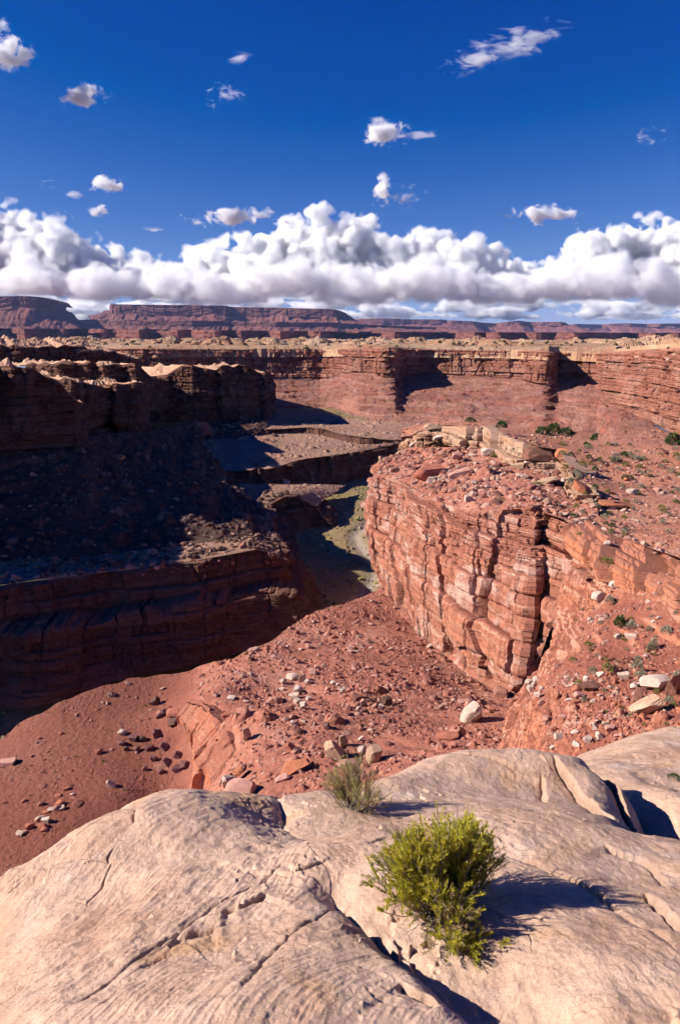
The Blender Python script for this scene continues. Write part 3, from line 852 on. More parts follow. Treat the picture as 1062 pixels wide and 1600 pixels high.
def red_slope():
    na, nd = 1050, 760
    x, y = fan_grid(-0.72, 0.50, na, 62, 300, nd)
    z = J(x, y)
    # the drop to the shaded gorge beyond the edge of the bench
    pxs = 531 + x / y * FPX * (CP + 0.0)
    ex = np.array([P(*q)[:2] for q in [(-300, 1260, 137), (0, 1155, 152), (30, 1134, 156), (65, 1113, 160), (120, 1085, 168), (150, 1075, 171), (200, 1062, 177), (260, 1052, 181), (310, 1048, 183), (360, 1033, 182), (420, 1003, 197), (480, 963, 222), (540, 943, 239), (592, 920, 268), (600, 900, 330)]])
    aa = ex[:, 0] / ex[:, 1]
    edge = np.interp(x / y, aa, ex[:, 1]) + 1.2 * perlin(x / 5, y / 5) + 2.0 * perlin(x / 17, y / 17)
    over = np.clip(y - edge, 0, None)
    onspur = (x / y > aa[-2])
    z = np.where(onspur, z, z - np.minimum(over * 1.7, 30) * sstep(0, 1.0, over))
    xf, yf = x.astype(np.float32), y.astype(np.float32)
    # how rough: smooth on the flat bench, rubbly on the slope
    flat = sstep(-0.20, -0.27, x / y) * sstep(70, 105, y)
    rough = 1 - 0.75 * flat
    d = rough * (1.5 * fbm(xf / 22, yf / 22, oct=4) + 0.5 * fbm(xf / 4, yf / 4, oct=4)) + 0.12 * fbm(xf / 1.3, yf / 1.3, oct=3)
    tone = np.full(x.shape, 0.5, np.float32)
    for size, k, kp in ((5.5, 3, 0.05), (2.6, 13, 0.16), (1.3, 23, 0.30), (0.8, 33, 0.35)):
        h, c = stones(xf, yf, size, k, kp)
        gate = fbm(xf / 16 + k, yf / 16, oct=3) * 0.8 + 0.5
        h = h * np.where(flat > 0.5, 0.35, 1.0) * sstep(0.42, 0.62, gate + 0.06 * (1 - flat))
        d += h
        tone = np.where(h > 0.04, c, tone)
    # thin ledges weathering out of the slope
    q = (z + 0.8 * perlin(xf / 20, yf / 20)) / 3.1
    led = sstep(0.7, 0.95, q - np.floor(q)) - (q - np.floor(q))
    d += led * 0.8 * (1 - flat) * sstep(0.0, 0.5, perlin(xf / 30 + 9, yf / 30))
    # gullies running down to the left
    gx = (xf * 0.75 + yf * 0.66) + 5 * fbm(xf / 25, yf / 25, oct=3)
    d -= (1 - flat) * 1.0 * sstep(-0.1, 0.3, perlin(xf / 35, yf / 35 + 3)) * np.clip(fbm(gx / 16, xf / 120, oct=2, ridged=True) - 0.45, 0, 1) * 2
    z = z + d * np.where(over > 0, 0.5, 1)
    V = np.stack([x, y, z], -1)
    SURF["red_slope"] = (V, flat)
    struct("red_slope", mesh_from_grid("red_slope", V, M_red, dict(tone=tone, flat=flat), smooth=False), "red boulder slope dropping to a flat red bench")
    # the part of the slope right under the brink
    x, y = fan_grid(-2.2, 0.9, 260, 6, 68, 200)
    xf, yf = x.astype(np.float32), y.astype(np.float32)
    h, c = stones(xf, yf, 2.4, 13, 0.3)
    z = J(x, y) + 1.2 * fbm(xf / 12, yf / 12, oct=5) + h - 0.5
    struct("red_slope", mesh_from_grid("red_slope", np.stack([x, y, z], -1), M_red, dict(tone=np.where(h > 0.05, c, 0.5), flat=0 * x), smooth=False), "steep red slope right under the pale brink")
red_slope()

_oc = cols(
    ((282, 1100, 152), (278, 1150, 151)), ((290, 1103, 150), (286, 1160, 148.3)), ((305, 1110, 146), (297, 1178, 144.5)), ((322, 1130, 139), (306, 1200, 138)), ((336, 1150, 132.5), (311, 1222, 131)), ((350, 1176, 124), (318, 1246, 123)), ((356, 1205, 115.5), (335, 1262, 114.5)), ((375, 1225, 109), (360, 1275, 108)))
_ob = [(p[0] + 9, p[1] + 5, p[2] - 1.0) for p in _oc[0]]
_or = [(p[0] + 1.5, p[1] + 0.8, p[2] + 1.2) for p in _oc[0]]
_om = [tuple(0.62 * np.array(a) + 0.38 * np.array(b) + np.array([-1.6, -1.2, 0.6])) for a, b in zip(*_oc)]
cliff("outcrop", [_ob, _or, _om, _oc[1]], 340, [40, 90, 150], M_outcrop, 0.45, 6.0, 1.8, fade=(0.05, 0.02), smooth_u=0.8, seed=66, fine=0.8, big=0.5, label="smooth orange outcrop of rounded lobes on the left of the central slope")

# ---- the sunlit spur on the right
K = cols(
    ((590, 722, 340), (590, 790, 338), (594, 860, 334), (600, 890, 330)),
    ((596, 728, 302), (588, 790, 299), (594, 862, 296), (600, 903, 296)),
    ((590, 740, 290), (584, 790, 286), (592, 866, 282), (599, 913, 276)),
    ((612, 745, 274), (610, 795, 270), (612, 870, 266), (614, 934, 256)),
    ((642, 763, 246), (642, 812, 242), (644, 890, 238), (648, 975, 230)),
    ((690, 786, 216), (690, 838, 212), (690, 930, 208), (692, 1022, 202)),
    ((730, 797, 200), (730, 850, 198), (730, 950, 194), (728, 1052, 186)),
    ((776, 797, 191), (776, 850, 186), (774, 960, 180), (768, 1076, 172)),
    ((832, 794, 184), (834, 850, 178), (828, 960, 172), (808, 1088, 164)),
    ((846, 800, 184), (842, 860, 180), (836, 960, 176), (826, 1080, 169)),
    ((880, 812, 174), (882, 850, 171), (876, 900, 169), (858, 985, 164)),
    ((905, 830, 166), (908, 850, 164), (908, 880, 162), (900, 930, 158)),
    ((930, 850, 160), (935, 862, 158), (935, 885, 156), (930, 910, 152)))
cliff("spur_cliff", K, 900, [130, 200, 200], M_spur, 0.8, 4.2, 2.0, fade=(0.03, 0.02), smooth_u=0.35, seed=61, fine=1.0, massive=(0.9, 1.5), label="tall sunlit red cliff of the right hand spur")
rim = K[0]
cap_base = [P(*q) for q in [(640, 716, 350), (632, 706, 335), (636, 700, 325), (650, 699, 318), (680, 690, 316), (712, 699, 300), (742, 700, 288), (765, 690, 294), (790, 716, 264), (835, 736, 240), (866, 735, 238), (890, 764, 214), (912, 780, 198), (935, 802, 184)]]
slope("spur_talus", keepas="spur_talus", rows=[[c for i, c in enumerate(cap_base) if i != 4], rim], nu=620, nvs=[190], mat=M_red, amp=0.7, rock=0.75, smooth_u=0.4, seed=62, ledge=1.0, label="ledgy rubble slope on top of the spur")
cap_top = [P(*q) for q in [(648, 704, 352), (636, 688, 336), (642, 680, 326), (655, 674, 322), (684, 664, 320), (722, 665, 304), (746, 668, 292), (768, 664, 298), (793, 681, 268), (838, 698, 244), (870, 702, 242), (896, 746, 216), (916, 772, 200), (940, 798, 186)]]
cap_mid = [tuple(0.5 * (a + b) + c for a, b, c in zip(u, v, (-0.5, -2.2, 0.8))) for u, v in zip(cap_base, cap_top)]
cliff("cap_ledge", [cap_top, cap_mid, cap_base], 560, [50, 50], M_capledge, 1.5, 2.2, 1.6, fade=(0.02, 0.02), smooth_u=0.1, seed=63, fine=0.7, label="pale overhanging cap ledge along the spur rim")
# ledge facing the lower bench
L2 = cols(((905, 806, 180), (903, 860, 168)), ((930, 822, 166), (925, 888, 155)), ((960, 838, 156), (955, 915, 142)), ((1000, 852, 147), (996, 938, 132)), ((1030, 862, 141), (1026, 948, 126)), ((1062, 872, 135), (1058, 962, 119)), ((1180, 900, 118), (1176, 1000, 102)))
L2 = [L2[0], [tuple(0.55 * np.array(a) + 0.45 * np.array(b) + np.array([-1.8, -2.2, 0.5])) for a, b in zip(*L2)], [(p[0] + 0.8, p[1] + 1.2, p[2]) for p in L2[1]]]
cliff("ledge", L2, 420, [80, 80], M_ledge, 1.1, 2.0, 2.4, fade=(0.02, 0.05), smooth_u=0.2, seed=64, fine=0.7, label="varnished orange ledge at the right edge")

def spur_top():
    f = TPS([P(*q) for q in [(655, 670, 350), (670, 662, 380), (720, 659, 372), (760, 668, 330), (830, 672, 342), (890, 690, 310), (1062, 700, 290), (950, 720, 260), (1000, 760, 220), (1062, 780, 205), (900, 742, 240), (930, 790, 192), (1000, 830, 164), (1062, 852, 148),
                             (1180, 860, 143), (1300, 750, 225), (1200, 700, 290), (850, 701, 244), (795, 687, 264), (725, 669, 308), (640, 680, 340), (900, 738, 216), (960, 836, 158), (904, 796, 184)]], 1e-4)
    x, y = fan_grid(0.09, 0.8, 720, 112, 420, 420)
    z = f(x, y)
    fa = lambda pts: np.array([P(*q)[:2] for q in pts])
    fr = fa([(560, 730, 352), (640, 690, 333), (655, 672, 322), (684, 667, 320), (722, 669, 304), (746, 672, 292), (768, 668, 298), (793, 686, 268), (838, 702, 244), (870, 706, 242), (896, 748, 216), (910, 795, 186), (930, 821, 167), (960, 837, 157), (1000, 851, 148), (1030, 861, 142), (1062, 871, 136), (1180, 899, 119)])
    front = np.interp(x / y, fr[:, 0] / fr[:, 1], fr[:, 1])
    bk = fa([(560, 660, 380), (640, 668, 372), (670, 661, 392), (720, 658, 384), (830, 669, 352), (890, 686, 322), (1062, 698, 296), (1300, 716, 285)])
    back = np.interp(x / y, bk[:, 0] / bk[:, 1], bk[:, 1])
    over = np.clip(y - back, 0, None)
    xf, yf = x.astype(np.float32), y.astype(np.float32)
    z = z - np.minimum(over * 1.2, 40)
    d = 0.7 * fbm(xf / 14, yf / 14, oct=4) + 0.18 * fbm(xf / 2, yf / 2, oct=3)
    # broken pale slabs near the rim
    near_rim = sstep(45, 5, y - front)
    q = (z + 1.6 * fbm(xf / 12, yf / 12, oct=3)) / 0.9
    d += near_rim * 0.8 * (sstep(0.75, 0.95, q - np.floor(q)) - (q - np.floor(q)))
    tone = np.full(x.shape, 0.5, np.float32)
    for size, k, kp in ((4.0, 81, 0.10), (1.8, 83, 0.25), (0.9, 85, 0.3)):
        h, c = stones(xf, yf, size, k, kp)
        h = h * 0.55 * sstep(0.35, 0.6, 0.5 + 0.5 * perlin(xf / 16 + k, yf / 16) + 0.25 * near_rim)
        d += h
        tone = np.where(h > 0.05, c, tone)
    V = np.stack([x, y, z + d * np.where(y < front + 0.5, 0, 1)], -1)
    keep = (y > front - 0.6)
    SURF["spur_top"] = (V, (y < front + 1) * 1.0)
    struct("spur_top", mesh_from_grid("spur_top", V, M_flat, dict(tone=tone), keep, smooth=False), "flat sandy top of the spur dotted with low shrubs")
spur_top()

def zf_(z): return z.astype(np.float32)

def near_bench():
    f = TPS([P(*q) for q in [
        (885, 815, 189), (896, 850, 172), (925, 892, 154), (955, 918, 141), (996, 940, 131), (1058, 964, 118), (1176, 1002, 101),
        (950, 1000, 121), (900, 980, 133), (1000, 1000, 117), (1062, 1020, 110), (900, 1060, 105), (950, 1060, 101), (1000, 1100, 89), (1062, 1100, 84), (900, 1110, 93), (950, 1170, 76), (1062, 1140, 74), (1150, 1160, 66), (1000, 1180, 70), (880, 1070, 103),
        (855, 1078, 105), (850, 1110, 98), (880, 1150, 84), (860, 1170, 82), (940, 1200, 68),
        (872, 905, 165), (868, 960, 160), (880, 1000, 143), (866, 1030, 134),
        (846, 975, 170), (838, 1040, 168), (826, 1084, 166),
        (845, 1068, 118), (820, 1110, 110), (806, 1150, 104), (800, 1180, 98), (792, 1150, 116), (790, 1185, 103), (810, 1090, 140), (835, 1060, 150), (770, 1200, 104), (760, 1240, 96), (800, 1300, 82), (900, 1260, 66), (1062, 1230, 55)]], 1e-6)
    x, y = fan_grid(0.18, 0.75, 620, 52, 192, 560)
    z = f(x, y)
    fr = np.array([P(*q)[:2] for q in [(780, 1060, 140), (840, 980, 148), (872, 905, 157), (905, 870, 159), (925, 888, 155), (955, 915, 142), (996, 938, 132), (1026, 948, 126), (1058, 962, 119), (1176, 1000, 102), (1400, 1010, 100)]])
    lim = np.interp(x / y, fr[:, 0] / fr[:, 1], fr[:, 1]) + 2.5
    xf, yf = x.astype(np.float32), y.astype(np.float32)
    gz = np.hypot(*np.gradient(z)) / np.maximum(np.hypot(*[np.gradient(y)[0]] * 2), 1e-3)
    rub = sstep(112, 98, y) * sstep(0.29, 0.36, x / y)
    d = 0.7 * fbm(xf / 10, yf / 10, oct=4) + 0.25 * fbm(xf / 2.5, yf / 2.5, oct=4)
    tone = np.full(x.shape, 0.5, np.float32)
    for size, k, kp in ((4.5, 91, 0.10), (2.2, 93, 0.25), (1.1, 95, 0.4), (0.6, 97, 0.5)):
        h, c = stones(xf, yf, size, k, kp)
        h = h * (0.4 + 0.9 * rub)
        d += h
        tone = np.where(h > 0.04, c, tone)
    q = (z + 0.7 * perlin(xf / 9, yf / 9)) / 2.3
    d += 0.7 * (sstep(0.75, 0.95, q - np.floor(q)) - (q - np.floor(q))) * sstep(-0.1, 0.4, perlin(xf / 18, yf / 18 + 7))
    gy, gx_ = np.gradient(z)
    steep = sstep(0.7, 1.6, np.abs(gx_) / np.maximum(np.abs(np.gradient(x, axis=1)), 1e-3))
    dl, tl = layer_disp(LAY_MID, (yf * 0.9).astype(np.float32), (z + 0.25 * x).astype(np.float32), perlin(xf / 14, yf / 14), 0.5)
    dl2, tl2 = layer_disp(LAY_FINE, (yf * 0.9).astype(np.float32), (z + 0.25 * x).astype(np.float32), perlin(xf / 9, yf / 9), 0.5)
    x = x - steep * (0.5 * dl + 0.6 * dl2 + 0.6 * fbm(yf / 9, zf_(z) / 20, oct=3))
    tone = np.where(steep > 0.3, 0.5 * tl + 0.5 * tl2, tone)
    V = np.stack([x, y, z + d], -1)
    SURF["near_bench"] = (V, ((y > lim) | (steep > 0.5)) * 1.0)
    struct("near_bench", mesh_from_grid("near_bench", V, M_near, dict(tone=tone), y < lim, smooth=False), "red bench strewn with boulders and scrub")

M_near = rock_material("near_bench_ground", [(0.32, 0.115, 0.07), (0.42, 0.165, 0.10), (0.36, 0.135, 0.08), (0.46, 0.235, 0.165), (0.40, 0.155, 0.092)],
                       (0.54, 0.33, 0.25), (0.28, 0.098, 0.062), 0.8, 0.3, 0.4, 0.62, 0.82)
near_bench()

# ---- pale sandstone under the viewer's feet
# (photo points with distance), height of the lip, depth of the crack; the ground drops on the right of the line's direction
FRACTURES = [
    ([(182, 1268, 3.85), (222, 1279, 3.7), (210, 1302, 3.4), (188, 1314, 3.3), (140, 1338, 3.15), (70, 1364, 3.15), (10, 1392, 3.0)], 0.055, 0.03),
    ([(240, 1352, 2.95), (205, 1378, 2.75), (150, 1424, 2.5), (90, 1474, 2.35), (40, 1524, 2.2), (5, 1570, 2.0)], 0.06, 0.02),
    ([(345, 1408, 2.45), (372, 1404, 2.46), (390, 1394, 2.5), (415, 1380, 2.56)], 0.02, 0.03),
    ([(262, 1466, 2.2), (275, 1456, 2.24), (300, 1448, 2.27), (345, 1438, 2.3)], 0.012, 0.02),
    ([(300, 1452, 2.25), (225, 1520, 2.0), (165, 1590, 1.8)], 0.02, 0.01),
    ([(620, 1530, 1.78), (655, 1548, 1.72), (690, 1570, 1.66)], 0.02, 0.035),
    ([(585, 1418, 2.25), (600, 1440, 2.15), (640, 1478, 1.98)], 0.02, 0.02),
    ([(860, 1205, 5.2), (900, 1235, 4.7), (935, 1262, 4.35), (960, 1282, 4.2)], 0.10, 0.06),
    ([(845, 1215, 5.0), (852, 1240, 4.6), (850, 1250, 4.45)], 0.08, 0.05),
    ([(925, 1212, 5.25), (960, 1230, 4.95), (985, 1262, 4.5), (1000, 1290, 4.2)], 0.14, 0.05),
    ([(1005, 1398, 2.45), (1035, 1425, 2.3), (1062, 1470, 2.1)], 0.04, 0.03),
    ([(470, 1322, 2.95), (400, 1362, 2.68), (300, 1420, 2.38), (200, 1500, 2.07), (105, 1592, 1.82)], 0.010, 0.014),
    ([(560, 1372, 2.55), (480, 1420, 2.25), (420, 1480, 2.0), (370, 1560, 1.68)], 0.008, 0.012),
    ([(640, 1300, 3.2), (760, 1325, 2.95), (900, 1375, 2.55), (1000, 1440, 2.2), (1062, 1500, 1.95)], 0.012, 0.012),
    ([(700, 1195, 5.4), (800, 1212, 5.05), (900, 1222, 4.9)], 0.02, 0.015),
    ([(940, 1330, 2.95), (1000, 1350, 2.8), (1050, 1390, 2.5)], 0.025, 0.015),
    ([(480, 1262, 3.9), (420, 1275, 3.75), (350, 1268, 3.85), (290, 1262, 3.95)], 0.05, 0.02),
    ([(560, 1330, 2.95), (640, 1312, 3.1), (730, 1300, 3.25)], 0.012, 0.0),
    ([(380, 1345, 2.8), (450, 1352, 2.72), (520, 1340, 2.85)], 0.015, 0.0),
]

def slickrock():
    Apts = [P(*q) for q in [
        (0, 1600, 1.78), (200, 1600, 1.60), (400, 1600, 1.50), (600, 1600, 1.50), (760, 1600, 1.55), (0, 1362, 3.3), (60, 1335, 3.5), (100, 1314, 3.65), (180, 1275, 3.95), (300, 1244, 4.25), (420, 1238, 4.35), (480, 1255, 4.2),
        (40, 1500, 2.3), (150, 1450, 2.42), (100, 1380, 2.95), (230, 1330, 3.1), (300, 1350, 2.85), (380, 1300, 3.3), (450, 1330, 2.9), (300, 1450, 2.25), (450, 1450, 2.1), (520, 1375, 2.55), (600, 1440, 2.12), (650, 1490, 1.9), (720, 1550, 1.68), (520, 1320, 3.0),
        (430, 1280, 3.7)]]
    Apts += [(-1.6, 4.6, -4.9), (-1.0, 5.2, -4.8), (0.2, 5.4, -4.7), (-2.4, 4.0, -4.9), (-2.4, 2.6, -3.6), (-1.7, 1.6, -2.55), (-0.8, 0.9, -1.82), (0.3, 0.9, -1.72), (0, -0.5, -1.62), (-1.5, -0.5, -1.9), (1.2, -0.3, -1.7), (-3, -1, -3), (0.5, -2, -1.6), (-0.2, 6.5, -6.5)]
    fA = TPS(Apts, 2e-5)
    fB = TPS([P(*q) for q in [
        (470, 1345, 2.95), (500, 1322, 3.08), (560, 1297, 3.25), (620, 1281, 3.42), (700, 1268, 3.60), (800, 1269, 3.62), (900, 1281, 3.52), (1000, 1301, 3.34), (1062, 1312, 3.24), (1200, 1330, 3.1),
        (600, 1380, 2.52), (700, 1350, 2.75), (800, 1350, 2.72), (900, 1350, 2.72), (1000, 1370, 2.6), (700, 1440, 2.24), (800, 1450, 2.17), (900, 1450, 2.14), (1000, 1450, 2.14), (1062, 1450, 2.14), (700, 1520, 1.98), (800, 1560, 1.84), (900, 1560, 1.76), (1000, 1560, 1.74), (1062, 1560, 1.73), (860, 1600, 1.70), (960, 1595, 1.64), (1062, 1600, 1.62), (1200, 1600, 1.65), (540, 1390, 2.6)]] +
        [(0.4, 4.2, -3.85), (0.9, 4.3, -3.9), (1.5, 4.1, -3.7), (-0.15, 3.9, -3.5), (2.0, 3.9, -3.6), (0.3, 1.2, -2.1), (1.0, 1.0, -1.75), (2.4, 2, -2.4), (0.4, 5.2, -5.4), (1.5, 5.2, -5.2), (1.5, 0, -1.7), (2.5, 0, -2), (0.5, 0, -2.2), (-0.9, 3.4, -3.6), (-1, 4.5, -4.8), (0.6, -2, -2.4), (2.5, -2, -2.2)], 2e-5)
    fC = TPS([P(*q) for q in [
        (540, 1240, 4.35), (600, 1215, 4.75), (660, 1188, 5.35), (700, 1181, 5.6), (760, 1180, 5.75), (850, 1193, 5.65), (880, 1199, 5.55), (930, 1211, 5.3), (960, 1221, 5.1), (990, 1234, 4.9), (700, 1225, 4.75), (800, 1225, 4.8), (600, 1255, 4.2), (700, 1262, 4.12), (800, 1262, 4.15), (900, 1270, 4.1), (900, 1235, 4.65), (960, 1255, 4.45), (480, 1255, 4.12), (440, 1245, 4.3)]] +
        [(0.0, 5.6, -4.85), (0.8, 6.8, -5.8), (1.8, 6.8, -5.8), (2.75, 5.4, -4.75), (2.6, 4.4, -4.15), (2.9, 6.4, -5.9), (-0.8, 5.2, -4.9), (0.3, 3.6, -3.0), (1.5, 3.6, -3.05), (-1.6, 5, -5.6), (1.0, 8, -7.6), (3.3, 4.5, -4.4), (3.2, 3.6, -3.7)], 1e-5)
    fD = TPS([P(*q) for q in [
        (905, 1192, 7.0), (930, 1184, 7.1), (980, 1164, 7.5), (1030, 1150, 7.9), (1062, 1141, 8.2), (1110, 1136, 8.5), (1062, 1185, 6.7), (990, 1190, 6.7), (1062, 1235, 5.5), (990, 1198, 6.3), (1020, 1215, 5.85), (1062, 1290, 4.7), (1010, 1250, 5.1), (1040, 1275, 4.85), (1150, 1290, 4.7), (1150, 1200, 6.3), (880, 1215, 6.2), (1062, 1195, 6.45)]] +
        [(2.3, 8.4, -6.6), (3.4, 9.6, -7), (5, 10, -7), (1.7, 7.2, -6.0), (1.5, 6.0, -5.6), (2.2, 4.5, -4.6), (6, 7, -5.6), (3.4, 4, -3.9), (2, 10, -9), (5, 4, -4.2)], 1e-5)
    x, y = fan_grid(-0.66, 0.66, 1450, 1.7, 11.0, 1250)
    y = y - 1.5
    # the crevice: right of this line dome A rolls down under dome B
    cl = np.array([P(*q)[:2] for q in [(440, 1262, 4.0), (470, 1300, 3.45), (505, 1362, 2.72), (520, 1377, 2.56), (560, 1405, 2.36), (620, 1452, 2.08), (690, 1508, 1.84), (745, 1555, 1.66), (790, 1612, 1.5), (830, 1700, 1.25)]])
    cx = np.interp(y, cl[::-1, 1], cl[::-1, 0])
    s = (x - cx) + 0.02 * perlin(x * 4, y * 4) + 0.008 * perlin(x * 17, y * 17)
    hA = fA(x, y) - 0.05 - (0.9 * np.clip((s + 0.14) / 0.42, 0, 3) ** 2.0 + np.clip(s, 0, 3) * 1.2) * (0.15 + 0.85 * sstep(2.75, 2.35, y))
    hB, hC, hD = fB(x, y), fC(x, y), fD(x, y)
    hB = hB - np.clip(-s - 0.02, 0, 3) * 1.4 * sstep(2.7, 2.3, y)
    hB = np.where(y > 4.6, hB - (y - 4.6) * 2, hB)
    hC = np.where(y < 3.5, -50, hC)
    hD = np.where(y < 4.4, -50, hD)
    hC = hC - np.clip(y - 6.3, 0, 9) * 1.5 - np.clip(x - (2.15 + 0.25 * perlin(y * 1.3, x * 0.3)), 0, 9) ** 1.3 * 0.9
    hA = np.where(y > 5, hA - (y - 5) * 1.5, hA)
    kk = 0.16 * sstep(2.45, 2.9, y) + 1e-4
    m_ = np.maximum(hA, hB) + np.clip(kk - np.abs(hA - hB), 0, None) ** 2 / (4 * kk)
    wa = hA > hB
    hA = np.where(wa, m_, hA); hB = np.where(wa, hB, m_)
    crest = np.interp(x / y, [-0.1, 0.0, 0.065, 0.13, 0.22, 0.33, 0.42, 0.48], [4.3, 4.6, 4.9, 5.5, 5.85, 5.85, 5.5, 5.0])
    hC = hC - 0.9 * np.clip(y - crest, 0, 9)
    hs = np.stack([hA, hB, hC, hD])
    who = hs.argmax(0)
    z = hs.max(0)
    so = np.sort(hs, 0)
    gap = so[-1] - so[-2]
    z = z - 0.02 * np.exp(-gap / 0.02) * np.where((y > 2.5) & (y < 4.2) & (who < 2), 0, 1)                    # seams between the domes
    xf, yf, zf = x.astype(np.float32), y.astype(np.float32), z.astype(np.float32)
    k = who * 13.7
    # large soft swells, thin cross-bedded laminae, scooped flakes and pits
    wx = xf + 0.35 * perlin(xf * 0.9, yf * 0.9, zf * 0 + 3); wy = yf + 0.35 * perlin(xf * 0.9, yf * 0.9, zf * 0 + 8)
    d = 0.075 * fbm(xf * 1.1, yf * 1.1, oct=3) + 0.022 * fbm(xf * 5, yf * 5, oct=4)
    th = np.where(who == 0, 0.40, np.where(who == 1, -0.35, -0.15))
    u = (wx * np.cos(th) - wy * np.sin(th)).astype(np.float32); v = (wx * np.sin(th) + wy * np.cos(th)).astype(np.float32)
    lam = fbm(u * 9, v * 1.1, k.astype(np.float32), oct=4, ridged=True)
    lamf = fbm(u * 34, v * 3.5, k.astype(np.float32), oct=2, ridged=True)
    lm = sstep(-0.45, 0.15, perlin(xf * 1.4 + 5, yf * 1.4))
    lm = lm * np.where(who == 0, 1.0, 0.35)
    d += (0.011 * lam + 0.0035 * lamf) * (0.15 + 0.85 * lm) + 0.007 * fbm(xf * 9, yf * 9, zf * 9, oct=5, gain=0.6) * (1 - 0.6 * lm)
    # flaking sheets: little terraces with a sharp lip
    q = (zf + 0.26 * fbm(xf * 1.7, yf * 1.7, oct=5, gain=0.6) + 0.22 * u) / 0.13
    fr = q - np.floor(q)
    fl = sstep(0.94, 0.995, fr) - fr
    fmask = sstep(0.02, 0.25, fbm(xf * 1.1 + 31, yf * 1.1, oct=4))
    d += 0.03 * fl * fmask
    q2 = (zf + 0.1 * fbm(xf * 4, yf * 4, oct=4, gain=0.6) - 0.3 * u) / 0.045
    fr2 = q2 - np.floor(q2)
    d += 0.009 * (sstep(0.92, 0.99, fr2) - fr2) * sstep(0.05, 0.3, fbm(xf * 1.6 - 12, yf * 1.6, oct=3))
    f1, f2, c = worley(xf * 3.1 + 0.4 * perlin(xf * 6, yf * 6), yf * 3.1 + 0.4 * perlin(xf * 6, yf * 6 + 9), 5)
    cr = np.clip(1 - (f2 - f1) / 0.03, 0, 1) * sstep(0.42, 0.6, perlin(xf * 1.9 + 50, yf * 1.9))
    d -= 0.022 * cr
    d += 0.004 * fbm(xf * 22, yf * 22, oct=3) + 0.0016 * fbm(xf * 80, yf * 80, oct=2)
    p1, p2, pc = worley(xf * 7, yf * 7, 9)
    pit = np.clip(1 - p1 / 0.12, 0, 1) * (pc > 0.95)
    # fractures and broken lips
    d = d * np.where(who == 2, 0.75, 1.0)
    zz = z.copy()
    for pts, lip, crk in FRACTURES:
        w = np.array([P(*q)[:2] for q in pts])
        best = np.full(x.shape, 9.0); sgn = np.ones(x.shape); tpar = np.zeros(x.shape)
        wig = 0.03 * perlin(x * 5, y * 5) + 0.012 * perlin(x * 17, y * 17) + 0.005 * perlin(x * 50, y * 50)
        for i in range(len(w) - 1):
            a_, b_ = w[i], w[i + 1]; e = b_ - a_; L2_ = (e ** 2).sum()
            tt = np.clip(((x - a_[0]) * e[0] + (y - a_[1]) * e[1]) / L2_, 0, 1)
            qx, qy = x - a_[0] - tt * e[0], y - a_[1] - tt * e[1]
            dd = np.hypot(qx, qy)
            nr = dd < best
            best = np.where(nr, dd, best)
            sgn = np.where(nr, np.sign(e[0] * qy - e[1] * qx), sgn)
            tpar = np.where(nr, (i + tt) / (len(w) - 1), tpar)
        sd = best * sgn + wig
        end = np.clip(np.minimum(tpar, 1 - tpar) / 0.12, 0, 1)
        d -= end * lip * np.where(sd < 0, np.exp(sd / 0.22), 0) * sstep(0.004, -0.004, sd)
        d -= end * crk * np.exp(-(sd / 0.011) ** 2)
        crv = np.exp(-(sd / 0.02) ** 2) * end * (crk > 0)
        cr = np.maximum(cr, 0.6 * crv)
    V = np.stack([x, y, z + d], -1)
    struct("sandstone_ground", mesh_from_grid("sandstone_ground", V, M_slick, dict(tone=0.5 + 0.5 * lam * lm, fl=fmask * fr, cr=cr), None, smooth=True), "pale weathered sandstone domes in the foreground")
    return lambda px, py: max(float(f(np.array([px]), np.array([py]))[0]) for f in (fA, fB, fC, fD))

def slick_material():
    m = NT("pale_sandstone")
    p = m.pos
    w = m.addv(p, m.scale(m.noise(p, 1.2, 3, col=True), (0.3, 0.3, 0.3)))
    big = m.noise(w, 0.8, 4, 0.55)
    c = m.ramp(big, [(0.30, (0.44, 0.265, 0.18)), (0.44, (0.585, 0.395, 0.29)), (0.55, (0.50, 0.315, 0.218)), (0.66, (0.62, 0.445, 0.35))])
    # iron stained hollows and grey crusts
    o = m.noise(m.addv(p, (7, 3, 1)), 1.5, 4, 0.55, 0.5)
    c = m.mix(m.math('MULTIPLY', m.rng(o, 0.58, 0.72), 0.6), c, (0.56, 0.31, 0.14))
    g = m.noise(m.addv(p, (1, 9, 4)), 2.6, 6, 0.7)
    c = m.mix(m.math('MULTIPLY', m.rng(g, 0.52, 0.72), 0.3), c, (0.46, 0.40, 0.385))
    wht = m.noise(m.addv(p, (4, 4, 0)), 1.7, 5, 0.6)
    c = m.mix(m.math('MULTIPLY', m.rng(wht, 0.64, 0.74), 0.4), c, (0.70, 0.63, 0.56))
    tone = m.attr('tone')
    c = m.mix(1.0, c, m.ramp(tone, [(0.1, (0.80, 0.77, 0.74)), (0.5, (1, 1, 1)), (0.9, (1.08, 1.07, 1.06))]), 'MULTIPLY')
    c = m.mix(m.math('MULTIPLY', m.attr('cr'), 0.6), c, (0.16, 0.11, 0.085))
    f = m.noise(p, 14, 6, 0.75)
    c = m.mix(1.0, c, m.ramp(f, [(0.25, (0.78, 0.76, 0.74)), (0.75, (1.18, 1.18, 1.18))]), 'MULTIPLY')
    sp = m.noise(p, 130, 3, 0.7)
    c = m.mix(1.0, c, m.ramp(sp, [(0.3, (0.82, 0.80, 0.79)), (0.7, (1.12, 1.12, 1.12))]), 'MULTIPLY')
    v = m.voro(p, 55)
    c = m.mix(m.math('MULTIPLY', m.rng(v, 0.16, 0.08), 0.5), c, (0.2, 0.16, 0.14))
    h = m.math('ADD', m.noise(p, 30, 6, 0.75), m.math('MULTIPLY', sp, 0.25))
    return m.done(c, 0.95, m.bump(h, 0.55, 0.02))
